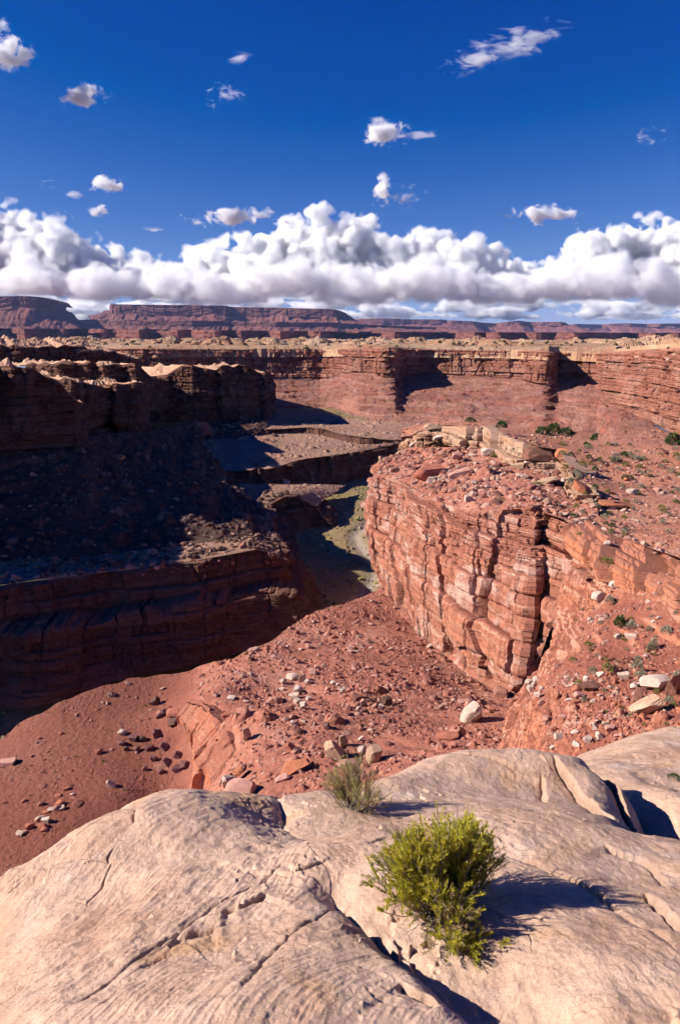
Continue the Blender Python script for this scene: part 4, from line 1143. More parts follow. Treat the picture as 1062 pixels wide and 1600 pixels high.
M_slick = slick_material()
slick_height = slickrock()

# ================================================================== CLOUDS
def ico(sub):
    bm = bmesh.new()
    bmesh.ops.create_icosphere(bm, subdivisions=sub, radius=1.0)
    v = np.array([p.co[:] for p in bm.verts], np.float64)
    f = np.array([[q.index for q in p.verts] for p in bm.faces], np.int32)
    bm.free()
    return v, f
ICO = {k: ico(k) for k in (1, 2, 3, 4)}

def cloud_material(name, density, aniso=0.0):
    m = bpy.data.materials.new(name)
    m.use_nodes = True
    t = m.node_tree
    t.nodes.clear()
    out = t.nodes.new('ShaderNodeOutputMaterial')
    v = t.nodes.new('ShaderNodeVolumePrincipled')
    v.inputs['Color'].default_value = (0.995, 0.995, 0.995, 1)
    v.inputs['Density'].default_value = density
    v.inputs['Anisotropy'].default_value = aniso
    t.links.new(v.outputs[0], out.inputs['Volume'])
    m.cycles.homogeneous_volume = True
    return m

CD = 30000.0
def cpos(px, py, d=CD):
    return np.array(P(px, py, d))
UNIT = CD / FPX                        # metres per photo pixel at that distance

def cloud_shader(name, density, gain, core, scale, stretch):
    """vapour that thins outward from the middle of its own cloud and is torn by noise"""
    m = bpy.data.materials.new(name)
    m.use_nodes = True
    t = m.node_tree
    t.nodes.clear()
    N = t.nodes.new
    out = N('ShaderNodeOutputMaterial')
    v = N('ShaderNodeVolumePrincipled')
    v.inputs['Color'].default_value = (0.995, 0.995, 0.995, 1)
    tc = N('ShaderNodeTexCoord')
    ln = N('ShaderNodeVectorMath'); ln.operation = 'LENGTH'
    t.links.new(tc.outputs['Object'], ln.inputs[0])
    g = N('ShaderNodeNewGeometry')
    mp = N('ShaderNodeVectorMath'); mp.operation = 'MULTIPLY'
    mp.inputs[1].default_value = (1 / stretch / scale, 1 / scale, 1 / scale)
    t.links.new(g.outputs['Position'], mp.inputs[0])
    n = N('ShaderNodeTexNoise')
    n.inputs['Scale'].default_value = 1.0; n.inputs['Detail'].default_value = 7; n.inputs['Roughness'].default_value = 0.6
    n.inputs['Distortion'].default_value = 0.5
    t.links.new(mp.outputs[0], n.inputs['Vector'])

    def mt(op, a, b, clamp=False):
        o = N('ShaderNodeMath'); o.operation = op; o.use_clamp = clamp
        for s, q in zip(o.inputs, (a, b)):
            if isinstance(q, bpy.types.NodeSocket): t.links.new(q, s)
            else: s.default_value = q
        return o.outputs[0]
    a = mt('MULTIPLY', mt('SUBTRACT', n.outputs['Fac'], 0.5), gain)
    b = mt('SUBTRACT', core, ln.outputs['Value'])
    d = mt('MULTIPLY', mt('ADD', a, b), 3.0, True)
    d = mt('MULTIPLY', d, mt('MULTIPLY', mt('SUBTRACT', 1.0, ln.outputs['Value']), 4.0, True))
    t.links.new(mt('MULTIPLY', d, density), v.inputs['Density'])
    t.links.new(v.outputs[0], out.inputs['Volume'])
    m.cycles.volume_step_rate = 0.3
    return m

def cumulus_shader(name, density, core, gv, gn, vs, hard, flat=True):
    """heaped vapour: rounded cells on rounded cells, flat underneath"""
    m = bpy.data.materials.new(name)
    m.use_nodes = True
    t = m.node_tree
    t.nodes.clear()
    N = t.nodes.new
    out = N('ShaderNodeOutputMaterial')
    v = N('ShaderNodeVolumePrincipled')
    v.inputs['Color'].default_value = (1, 1, 1, 1)
    tc = N('ShaderNodeTexCoord')
    ln = N('ShaderNodeVectorMath'); ln.operation = 'LENGTH'
    t.links.new(tc.outputs['Object'], ln.inputs[0])
    g = N('ShaderNodeNewGeometry')

    def mt(op, a, b, clamp=False):
        o = N('ShaderNodeMath'); o.operation = op; o.use_clamp = clamp
        for s, q in zip(o.inputs, (a, b)):
            if isinstance(q, bpy.types.NodeSocket): t.links.new(q, s)
            else: s.default_value = q
        return o.outputs[0]
    n = N('ShaderNodeTexNoise')
    n.inputs['Scale'].default_value = 1.0 / (vs * 0.9); n.inputs['Detail'].default_value = 4; n.inputs['Roughness'].default_value = 0.58
    t.links.new(g.outputs['Position'], n.inputs['Vector'])
    nw = N('ShaderNodeTexNoise')
    nw.inputs['Scale'].default_value = 1.0 / (vs * 0.8); nw.inputs['Detail'].default_value = 1
    t.links.new(g.outputs['Position'], nw.inputs['Vector'])
    w = N('ShaderNodeVectorMath'); w.operation = 'MULTIPLY_ADD'
    t.links.new(nw.outputs['Color'], w.inputs[0]); w.inputs[1].default_value = (vs * 0.7,) * 3; t.links.new(g.outputs['Position'], w.inputs[2])
    vo = N('ShaderNodeTexVoronoi')
    vo.inputs['Scale'].default_value = 1.0 / vs
    vo.inputs['Detail'].default_value = 1.0; vo.inputs['Roughness'].default_value = 0.45; vo.inputs['Lacunarity'].default_value = 2.3
    t.links.new(w.outputs[0], vo.inputs['Vector'])
    a = mt('MULTIPLY', mt('SUBTRACT', 0.42, vo.outputs['Distance']), gv)
    b = mt('MULTIPLY', mt('SUBTRACT', n.outputs['Fac'], 0.5), gn)
    d = mt('ADD', mt('ADD', a, b), mt('SUBTRACT', core, ln.outputs['Value']))
    d = mt('MULTIPLY', d, hard, True)
    d = mt('MULTIPLY', d, mt('MULTIPLY', mt('SUBTRACT', 1.0, ln.outputs['Value']), 6.0, True))
    if flat:
        sp = N('ShaderNodeSeparateXYZ'); t.links.new(tc.outputs['Object'], sp.inputs[0])
        zz = mt('ADD', sp.outputs[2], mt('MULTIPLY', n.outputs['Fac'], 0.3))
        d = mt('MULTIPLY', d, mt('MULTIPLY', mt('ADD', zz, 0.55), 3.0, True))
    t.links.new(mt('MULTIPLY', d, density), v.inputs['Density'])
    t.links.new(v.outputs[0], out.inputs['Volume'])
    m.cycles.volume_step_rate = 0.6
    return m

def ellipsoid(name, px, py, hw, hh, d, mat, parent, depth=0.7, tilt=0.0):
    v, f = ICO[3]
    u = d / FPX
    o = link(name, raw_mesh(name, v, f, mat), parent)
    o.location = P(px, py, d)
    o.scale = (hw * u, hw * u * depth, hh * u)
    o.rotation_euler = (0, -tilt, 0)
    return o

def bank():
    M = cumulus_shader("cumulus_vapour", 0.009, 1.0, 0.85, 0.65, 900, 4.5)
    ML = cumulus_shader("layer_vapour", 0.004, 0.62, 0.6, 1.3, 1500, 4.0)
    MF = cumulus_shader("cumulus_foot_vapour", 0.0032, 1.0, 0.85, 0.65, 900, 3.5)
    root = bpy.data.objects.new("cumulus_cloud_bank", None); COL.objects.link(root)
    tag(root, "long bank of white piled cumulus clouds above the mesas", "clouds", kind="stuff")
    for (px, py, hw, hh, dd) in [(-60, 391, 110, 80, 0), (5, 398, 100, 82, 800), (82, 408, 90, 74, -500), (160, 430, 100, 50, 600), (225, 440, 80, 37, -300), (345, 428, 90, 52, 900), (405, 416, 80, 62, 0), (452, 404, 75, 69, 700),
                                 (508, 398, 72, 87, -300), (555, 404, 70, 77, 500), (618, 418, 80, 55, 0), (668, 412, 70, 59, 600), (722, 418, 78, 55, -400), (790, 438, 80, 35, 500), (862, 438, 80, 37, 1200), (935, 411, 70, 62, -200), (1002, 404, 80, 67, 500), (1068, 406, 85, 66, -300), (1130, 401, 90, 71, 200),
                                 (40, 432, 110, 44, -2600), (150, 446, 110, 36, -2800), (262, 440, 80, 40, -2500), (345, 452, 105, 36, -2700), (450, 440, 110, 46, -2900), (560, 450, 110, 40, -2600), (665, 440, 115, 46, -2800), (770, 454, 110, 32, -2500), (870, 446, 90, 38, -2700), (950, 438, 110, 46, -2800), (1060, 450, 100, 42, -2600)]:
        ellipsoid("cloud_tower", px, py, hw, hh, CD + dd, MF if dd < -2000 else M, root)
    r = np.random.default_rng(5)
    low = bpy.data.objects.new("low_cloud_layer", None); COL.objects.link(low)
    tag(low, "flat grey bottomed cloud layers low over the horizon", "clouds", kind="stuff")
    for (yy, n) in ((460, 12), (469, 13), (478, 13), (486, 13), (493, 13)):
        for i in range(n):
            px = -100 + 1260 * (i + r.uniform(0.1, 0.9)) / n
            ellipsoid("cloud_sheet", px, yy + r.normal(0, 2.5), r.uniform(60, 150), r.uniform(9, 19), 44000 + r.uniform(-3500, 3500), ML, low, 0.8)
bank()

V_puff = cloud_shader("puff_vapour", 0.016, 2.6, 0.45, 420, 1.3)
V_wisp = cloud_shader("wisp_vapour", 0.0045, 4.2, 0.20, 300, 3.0)
V_tatter = cloud_shader("tatter_vapour", 0.0035, 5.0, -0.05, 260, 1.8)

def small_cloud(px, py, w, h, label, tilt=0.0, mat=None, depth=0.8):
    d = CD * 0.8
    u = d / FPX
    v, f = ICO[3]
    me = raw_mesh("cloud", v, f, mat)
    o = link("cloud", me)
    o.location = P(px, py, d)
    o.scale = (w * 0.62 * u, h * 0.8 * u, h * 0.66 * u)
    o.rotation_euler = (0, -tilt, 0)
    tag(o, label, "cloud", "small clouds in the blue sky")

small_cloud(788, 72, 175, 46, "long slanting feathered cloud highest in the sky", 0.30, V_wisp)
small_cloud(600, 206, 84, 44, "bright small cumulus with a tail trailing to the right", 0.0, V_puff)
small_cloud(650, 212, 74, 18, "thin tail trailing right from the bright small cumulus", -0.02, V_wisp)
small_cloud(14, 86, 84, 48, "ragged white cloud cut by the left edge of the picture", 0.25, V_puff)
small_cloud(4, 42, 40, 36, "small wisp above the ragged cloud at the left edge", 0.1, V_tatter)
small_cloud(130, 149, 76, 36, "fluffy little cloud alone in the upper left sky", 0.12, V_puff)
small_cloud(350, 147, 74, 42, "very faint torn wisp near the middle of the sky", 0.0, V_tatter)
small_cloud(375, 90, 42, 14, "tiny flat white cloud alone above the faint wisp", 0.02, V_wisp)
small_cloud(1022, 210, 66, 32, "faint double wisp near the right edge of the sky", 0.1, V_tatter)
small_cloud(172, 290, 58, 34, "puffy small cloud at the right of the left hand trio", -0.1, V_puff)
small_cloud(78, 285, 42, 22, "flat little cloud at the left of the left hand trio", 0.0, V_wisp)
small_cloud(115, 302, 30, 18, "smallest puff in the left hand trio", 0.0, V_wisp)
small_cloud(156, 328, 48, 20, "small smooth cloud just above the bank on the left", 0.15, V_puff)
small_cloud(245, 358, 60, 14, "thin streak of cloud lying over the gap in the bank", -0.05, V_wisp)
small_cloud(598, 300, 32, 44, "upright white puff standing off the top of the bank", 0.0, V_puff)
small_cloud(628, 308, 100, 44, "torn shreds of cloud beside the upright puff", 0.25, V_tatter)
small_cloud(855, 336, 130, 30, "flat lens shaped cloud above the bank on the right", 0.05, V_puff)
small_cloud(792, 337, 28, 16, "tiny puff just left of the lens shaped cloud", 0.0, V_wisp)
small_cloud(372, 338, 170, 30, "long soft cloud resting on the left shoulder of the bank", 0.03, V_puff)

# ================================================================== ROCKS AND PLANTS
bpy.context.view_layer.update()
_dg = bpy.context.evaluated_depsgraph_get()

def ground(px, py, only=None):
    """the spot on the land seen at a photo pixel: point, normal"""
    dvec = Vector(P(px, py, 1.0)).normalized()
    org = Vector((0, 0, 0))
    for _ in range(6):
        ok, loc, nrm, idx, ob, mw = sc.ray_cast(_dg, org, dvec)
        if not ok: return None
        if only and ob.name.startswith(only):
            org = loc + dvec * 0.01
            continue
        if ob.get('kind') == 'structure' or (ob.parent and ob.parent.get('kind') == 'structure'):
            return loc.copy(), nrm.copy(), ob.name
        org = loc + dvec * 0.01
    return None

def stone_material(name, a, b, dark, s=1.0):
    m = NT(name)
    tc = m.n('ShaderNodeTexCoord').outputs['Object']
    inf = m.n('ShaderNodeObjectInfo').outputs['Random']
    p = m.addv(tc, m.scale(m.pos, (0.05, 0.05, 0.05)))
    n1 = m.noise(p, 1.6, 5, 0.65)
    c = m.mix(m.rng(n1, 0.35, 0.65), a, b)
    n2 = m.noise(m.scale(p, (1, 1, 4)), 2.0, 4, 0.6)
    c = m.mix(m.math('MULTIPLY', m.rng(n2, 0.52, 0.7), 0.5), c, dark)
    g = m.noise(p, 7.0, 5, 0.7)
    c = m.mix(1.0, c, m.ramp(g, [(0.25, (0.76, 0.75, 0.74)), (0.75, (1.2, 1.2, 1.2))]), 'MULTIPLY')
    c = m.mix(1.0, c, m.ramp(inf, [(0.0, (0.82, 0.80, 0.78)), (1.0, (1.12, 1.12, 1.12))]), 'MULTIPLY')
    return m.done(c, 0.95, m.bump(m.noise(p, 5, 6, 0.7), 0.5, 0.12))

ST = {
    'pale': stone_material("pale_stone", (0.60, 0.46, 0.38), (0.50, 0.35, 0.27), (0.36, 0.22, 0.16)),
    'white': stone_material("white_stone", (0.58, 0.46, 0.385), (0.50, 0.37, 0.30), (0.38, 0.25, 0.19)),
    'pink': stone_material("pink_stone", (0.50, 0.28, 0.22), (0.42, 0.21, 0.155), (0.26, 0.12, 0.09)),
    'red': stone_material("red_stone", (0.42, 0.16, 0.10), (0.34, 0.12, 0.075), (0.18, 0.07, 0.05)),
    'orange': stone_material("orange_stone", (0.50, 0.19, 0.10), (0.44, 0.155, 0.08), (0.28, 0.10, 0.06)),
    'purple': stone_material("purple_stone", (0.22, 0.10, 0.10), (0.16, 0.07, 0.07), (0.08, 0.04, 0.04)),
    'dark': stone_material("dark_stone", (0.16, 0.085, 0.07), (0.11, 0.055, 0.045), (0.05, 0.03, 0.026)),
    'tan': stone_material("tan_stone", (0.50, 0.33, 0.22), (0.42, 0.26, 0.17), (0.26, 0.14, 0.09)),
    'brown': stone_material("varnished_stone", (0.30, 0.14, 0.095), (0.20, 0.085, 0.06), (0.09, 0.045, 0.035)),
}

def rock_mesh(seed, dims, cuts=11, sub=3, rough=0.07):
    r = np.random.default_rng(seed)
    v, f = ICO[sub]
    v = v.copy() * 1.15
    for k in range(cuts):
        n = r.normal(size=3); n /= np.linalg.norm(n)
        if k < 3: n = np.eye(3)[k] * r.choice([-1, 1]) + r.normal(0, .18, 3); n /= np.linalg.norm(n)
        h = r.uniform(0.55, 0.86)
        e = v @ n - h
        v = v - np.where(e > 0, e, 0)[:, None] * n
    v += v * (rough * fbm(v[:, 0] * 2.2 + seed, v[:, 1] * 2.2, v[:, 2] * 2.2, oct=4))[:, None]
    # bedding notches round the block
    q = v[:, 2] * 3.3 + r.uniform(0, 1) + 0.2 * perlin(v[:, 0] * 2, v[:, 1] * 2)
    fr = np.abs(q - np.floor(q) - 0.5)
    v[:, :2] *= (1 - 0.07 * np.clip(1 - fr / 0.12, 0, 1))[:, None]
    v -= (v.max(0) + v.min(0)) / 2
    v /= (v.max(0) - v.min(0)) / 2
    v = v * np.array(dims)
    return v, f

_lib = {}
def rock_shape(kind, k):
    key = (kind, k)
    if key not in _lib:
        dims = {'block': (1, 0.85, 0.8), 'slab': (1, 0.72, 0.24), 'round': (1, 0.9, 0.85), 'tall': (0.75, 0.75, 1.1), 'chip': (1, 0.7, 0.5)}[kind]
        cuts = 5 if kind == 'round' else 12
        v, f = rock_mesh({'block': 11, 'slab': 23, 'round': 37, 'tall': 53, 'chip': 71}[kind] * 13 + k * 31, dims, cuts, 4 if k < 4 else 3)
        _lib[key] = (v, f)
    return _lib[key]

_rockmesh = {}
def boulder(px, py, w, h, kind, mat, label, group=None, name="boulder", tilt=0.0, yaw=None, sink=0.2, k=None, cat="boulder"):
    g = ground(px, py + h * 0.45, 'sandstone')
    if g is None: return None
    loc, nrm, ob = g
    r = random.Random(int(px * 7 + py * 13))
    kk = r.randrange(4) if k is None else k
    key = (kind, kk, mat)
    if key not in _rockmesh:
        v, f = rock_shape(kind, kk)
        _rockmesh[key] = raw_mesh(name, v, f, ST[mat], smooth=False)
    o = link(name, _rockmesh[key])
    zc = loc.y * CP - loc.z * SP
    sx = w * 0.5 / FPX * zc
    base = {'block': 0.8, 'slab': 0.24, 'round': 0.85, 'tall': 1.1, 'chip': 0.5}[kind]
    sz = h * 0.5 / FPX * zc / max(base, 0.35)
    if kind == 'slab': sz = max(sz * 0.75, sx * 0.7)
    o.scale = (sx / (0.75 if kind == 'tall' else 1), sx * r.uniform(0.8, 1.1), sz)
    o.location = loc + Vector((0, 0.3 * sx, (base * sz) * (1 - 2 * sink)))
    y = (r.uniform(-0.5, 0.5) if yaw is None else yaw)
    o.rotation_euler = (r.uniform(-0.15, 0.15), tilt + r.uniform(-0.08, 0.08), y)
    tag(o, label, cat, group)
    return o

B = boulder
# single rocks one can point to
B(241, 1094, 18, 18, 'tall', 'dark', "lone dark upright boulder casting a shadow on the smooth red bench")
B(251, 1113, 22, 20, 'slab', 'purple', "leaning purple slab just below the lone dark boulder", tilt=-0.9)
B(270, 1114, 24, 12, 'block', 'red', "red capped block beside the leaning purple slab")
B(271, 1129, 18, 12, 'round', 'dark', "dark rounded rock under the red capped block")
B(174, 1223, 13, 14, 'round', 'white', "pale egg shaped rock lying alone on the lower red bench")
B(191, 1144, 15, 8, 'chip', 'pale', "pale flat rock at the left end of the purple rubble")
B(155, 1174, 14, 8, 'chip', 'red', "red rock with deep shade on the left of the bench")
B(12, 1190, 26, 11, 'chip', 'pink', "low pinkish boulder by the left edge of the picture")
B(456, 1056, 17, 12, 'block', 'pale', "largest pale block at the top of the cluster on the central slope")
B(520, 1168, 28, 38, 'block', 'tan', "large tan split boulder low on the central slope", tilt=-0.5)
B(536, 1155, 15, 22, 'tall', 'tan', "narrow tan boulder leaning on the large split boulder")
B(459, 1192, 50, 26, 'slab', 'orange', "long salmon red slab tilted up to the right", tilt=-0.45)
B(440, 1213, 25, 16, 'slab', 'pink', "grey pink slab below the long salmon red slab", tilt=-0.4)
B(584, 1176, 26, 30, 'block', 'tan', "squared tan boulder just above the smaller shrub")
B(566, 1171, 16, 14, 'chip', 'white', "small white rock touching the squared tan boulder")
B(541, 1186, 34, 26, 'slab', 'pink', "broad pink slab left of the squared tan boulder", tilt=-0.35)
B(562, 1152, 13, 10, 'slab', 'pale', "thin pale slab standing above the broad pink slab", tilt=-0.6)
B(595, 1076, 18, 15, 'round', 'brown', "dark round boulder at the upper end of the grey rubble")
B(602, 1094, 18, 16, 'block', 'dark', "darkest angular boulder at the right of the grey rubble")
B(557, 1090, 16, 12, 'block', 'brown', "brown block at the left of the grey rubble")
B(509, 1133, 13, 12, 'tall', 'dark', "small dark rock with a pale top below the grey rubble")
B(456, 1166, 16, 14, 'round', 'red', "dark red lump above the long salmon red slab")
B(385, 1144, 15, 24, 'tall', 'tan', "upright stack of tan blocks above the orange outcrop")
B(374, 1236, 48, 32, 'block', 'pink', "big pink and white boulder at the brink behind the pale dome")
B(359, 1218, 26, 16, 'round', 'pale', "smooth pale boulder on top of the big pink one")
B(375, 1206, 20, 12, 'chip', 'orange', "orange chip behind the smooth pale boulder")
B(308, 1215, 19, 34, 'tall', 'orange', "upright orange chunk at the foot of the orange outcrop")
B(360, 1089, 16, 7, 'slab', 'white', "flat white slab above the orange outcrop")
B(353, 1116, 15, 11, 'round', 'red', "round red boulder on top of the orange outcrop")
B(735, 1102, 48, 54, 'slab', 'pale', "tall pale grey slab leaning at the foot of the spur cliff", tilt=-1.05)
B(782, 1080, 26, 20, 'block', 'brown', "dark red block tucked under the spur cliff")
B(700, 1146, 40, 14, 'slab', 'red', "flat red slab in front of the tall pale grey slab", tilt=-0.2)
B(925, 1070, 38, 18, 'slab', 'brown', "flat brown table slab on the lower bench", tilt=0.1)
B(935, 930, 30, 18, 'chip', 'white', "broken white slab under the ledge on the right")
B(960, 912, 20, 14, 'chip', 'white', "upper white chunk beside the broken white slab")
B(966, 993, 16, 10, 'chip', 'pale', "left of two flat pale stones on the red bench")
B(985, 993, 18, 10, 'chip', 'pale', "right of two flat pale stones on the red bench")
B(1024, 1064, 42, 24, 'block', 'pale', "large pale block near the right edge of the lower bench")
B(1012, 1095, 52, 40, 'slab', 'tan', "big tan slab leaning below the large pale block", tilt=-0.6)
B(1050, 1068, 22, 44, 'tall', 'brown', "dark upright block right of the large pale block")
B(917, 1153, 13, 13, 'round', 'white', "white round stone low on the rubble behind the tan knob")
B(930, 1133, 11, 14, 'round', 'white', "topmost of three white stones in a line")
B(937, 1147, 13, 14, 'round', 'white', "middle of three white stones in a line")
B(943, 1160, 16, 14, 'round', 'white', "lowest and largest of three white stones in a line")
B(915, 1056, 11, 16, 'slab', 'pale', "pale slab standing on edge left of the brown table slab", tilt=-1.2)
B(937, 1048, 14, 20, 'slab', 'pale', "pale slab standing on edge behind the brown table slab", tilt=-1.0)
B(973, 1054, 18, 14, 'chip', 'pale', "pale angular rock right of the brown table slab")
B(997, 1081, 14, 26, 'tall', 'brown', "narrow brown rock left of the big leaning tan slab")
B(853, 1123, 12, 10, 'round', 'pink', "pink stone on the side of the orange knob")
B(841, 707, 44, 26, 'block', 'brown', "dark varnished block under the pale cap ledge", yaw=0.05)
B(876, 709, 26, 26, 'block', 'orange', "orange block right of the dark varnished block")
B(808, 727, 22, 12, 'chip', 'tan', "tan rock left below the dark varnished block")
B(852, 748, 44, 18, 'slab', 'tan', "group of thin tan slabs sliding down below the cap ledge", tilt=-0.3)
B(911, 757, 36, 28, 'slab', 'orange', "tilted orange slab with a dark gap above it", tilt=0.55)
B(958, 785, 64, 14, 'slab', 'orange', "long low orange slab on the flat spur top", tilt=0.12)
B(990, 768, 22, 10, 'chip', 'white', "pale rock with a dark undercut on the flat spur top")
B(646, 689, 18, 16, 'slab', 'white', "white slab standing tilted at the tip of the cap ledge", tilt=-0.8)
B(688, 678, 28, 14, 'slab', 'pale', "upper of two pale slabs propped on the cap ledge", tilt=-0.4)
B(684, 690, 22, 14, 'slab', 'pale', "lower of two pale slabs propped on the cap ledge", tilt=-0.5)
B(680, 663, 42, 14, 'slab', 'tan', "broad tan slab lying on the cap ledge")
B(718, 734, 44, 20, 'slab', 'pink', "overhanging pink slab with a black shadow beneath", tilt=-0.35)
B(761, 706, 22, 14, 'chip', 'pale', "pale chunk below the notch in the cap ledge")
B(733, 777, 16, 12, 'round', 'white', "white lump near the brink of the spur cliff")
B(668, 736, 50, 26, 'round', 'red', "bulging red boulder near the tip of the spur")
B(807, 728, 16, 10, 'slab', 'tan', "thin tan plate among the rubble of the spur")
B(183, 713, 24, 8, 'chip', 'orange', "small sunlit orange boulder alone in the dark slope")
B(443, 752, 22, 9, 'chip', 'pale', "pale flat boulder at the foot of the dark scarp")
B(318, 668, 26, 24, 'tall', 'brown', "squat red rock pillar on the valley bench")
# clusters whose members nothing tells apart
for (px, py, w, h, kind, mat) in [(471, 1058, 13, 13, 'tall', 'pale'), (443, 1064, 11, 8, 'chip', 'white'), (481, 1065, 12, 9, 'chip', 'pale'), (466, 1076, 16, 10, 'chip', 'white'), (459, 1086, 17, 10, 'chip', 'pale'),
                                 (464, 1095, 12, 9, 'block', 'white'), (482, 1091, 10, 8, 'block', 'pale'), (474, 1101, 12, 10, 'round', 'white'), (488, 1049, 13, 9, 'block', 'pink'), (535, 1078, 9, 8, 'block', 'white'),
                                 (457, 1129, 8, 7, 'chip', 'white'), (456, 1120, 9, 8, 'chip', 'pink'), (495, 1042, 10, 7, 'chip', 'pink'), (440, 1076, 8, 6, 'chip', 'pale'), (520, 1066, 9, 7, 'block', 'pale'), (512, 1075, 9, 9, 'block', 'pink'), (528, 1070, 7, 6, 'chip', 'pale')]:
    B(px, py, w, h, kind, mat, "pale angular block in the cluster high on the central red slope", "pale blocks high on the central slope")
for (px, py, w, h, kind, mat) in [(208, 1151, 15, 12, 'round', 'purple'), (221, 1153, 11, 9, 'block', 'dark'), (246, 1143, 16, 13, 'round', 'purple'), (258, 1166, 16, 12, 'round', 'purple'), (232, 1168, 14, 10, 'block', 'purple'), (190, 1160, 12, 9, 'block', 'purple'), (197, 1170, 10, 8, 'chip', 'dark'),
                                 (214, 1170, 12, 8, 'chip', 'purple'), (240, 1185, 13, 9, 'block', 'purple'), (262, 1190, 16, 11, 'round', 'purple'), (226, 1200, 9, 8, 'chip', 'purple'), (280, 1178, 14, 12, 'round', 'purple'), (276, 1200, 18, 13, 'round', 'purple'), (252, 1205, 12, 9, 'chip', 'purple'), (288, 1195, 14, 14, 'round', 'purple')]:
    B(px, py, w, h, kind, mat, "purple lump in the crumbling bank below the orange outcrop", "purple lumps of the crumbling bank")
for (px, py, w, h, kind, mat) in [(826, 1064, 12, 11, 'block', 'white'), (838, 1061, 13, 10, 'block', 'white'), (829, 1075, 12, 12, 'block', 'white'), (838, 1084, 11, 9, 'chip', 'white'), (844, 1096, 10, 12, 'tall', 'white'), (846, 1076, 11, 10, 'chip', 'pale'), (834, 1070, 9, 8, 'chip', 'white')]:
    B(px, py, w, h, kind, mat, "white block in the broken crest of the orange knob", "white blocks on the knob crest")
for i in range(16):
    r_ = random.Random(i)
    B(560 + r_.uniform(-6, 44), 1086 + r_.uniform(-12, 26), r_.uniform(7, 13), r_.uniform(6, 11), r_.choice(['block', 'chip', 'tall']), r_.choice(['pink', 'purple', 'brown', 'pale']),
      "small block in the patch of grey rubble under the spur", "grey rubble blocks")
for i in range(18):
    r_ = random.Random(100 + i)
    t = i / 17
    B(40 + 70 * t + r_.uniform(-14, 14), 1300 - 62 * t + r_.uniform(-10, 14), r_.uniform(6, 16), r_.uniform(5, 10), r_.choice(['block', 'chip', 'slab']), r_.choice(['red', 'pink', 'pale', 'orange']),
      "reddish stone in the spill of rocks at the lower left", "stones of the lower left spill")
def scatter(n, box, sizes, mats, label, group, seed, kinds=('block', 'chip', 'slab', 'chip'), ok=None):
    r = random.Random(seed)
    k = 0; tries = 0
    while k < n and tries < n * 5:
        tries += 1
        px, py = r.uniform(box[0], box[2]), r.uniform(box[1], box[3])
        if ok and not ok(px, py): continue
        w = sizes[0] * (sizes[1] / sizes[0]) ** (r.random() ** 2.2)
        g = ground(px, py)
        if g is None or g[2].split('.')[0] in ('sandstone_ground', 'canyon_floor'): continue
        B(px, py, w, w * r.uniform(0.45, 0.85), r.choice(kinds), r.choice(mats), label, group, "rock", tilt=r.uniform(-0.5, 0.3), k=4 + r.randrange(3), cat="rock")
        k += 1
scatter(70, (330, 980, 780, 1235), (4, 13), ['red', 'pink', 'red', 'brown', 'red'], "loose stone on the central red slope", "loose stones of the central slope", 1)
scatter(46, (640, 695, 900, 800), (5, 18), ['pink', 'red', 'tan', 'pale', 'orange'], "angular block in the rubble on top of the spur", "rubble blocks on the spur", 2, ('slab', 'block', 'slab', 'chip'))
scatter(60, (850, 1060, 1062, 1170), (5, 18), ['red', 'pink', 'pale', 'pink', 'white'], "loose block in the rubble of the lower right bench", "rubble blocks on the lower bench", 3)
scatter(30, (920, 930, 1062, 1060), (4, 11), ['red', 'pink', 'pale'], "small stone on the red soil under the right hand ledge", "stones under the ledge", 4)
scatter(40, (880, 700, 1062, 850), (4, 13), ['pale', 'pink', 'white', 'orange'], "low stone on the flat top of the spur", "stones on the spur top", 5, ('slab', 'chip', 'slab'))
scatter(60, (0, 850, 430, 900), (4, 14), ['brown', 'red', 'pink', 'brown'], "boulder on the narrow bench above the dark lower cliff", "boulders on the narrow bench", 6)
scatter(40, (0, 740, 400, 860), (4, 12), ['brown', 'dark', 'brown', 'pink'], "boulder in the shaded slope on the left", "boulders in the shaded slope", 7)
scatter(30, (0, 1080, 230, 1260), (3, 8), ['red', 'pink', 'red'], "scattered stone on the smooth red bench", "stones on the smooth bench", 8)

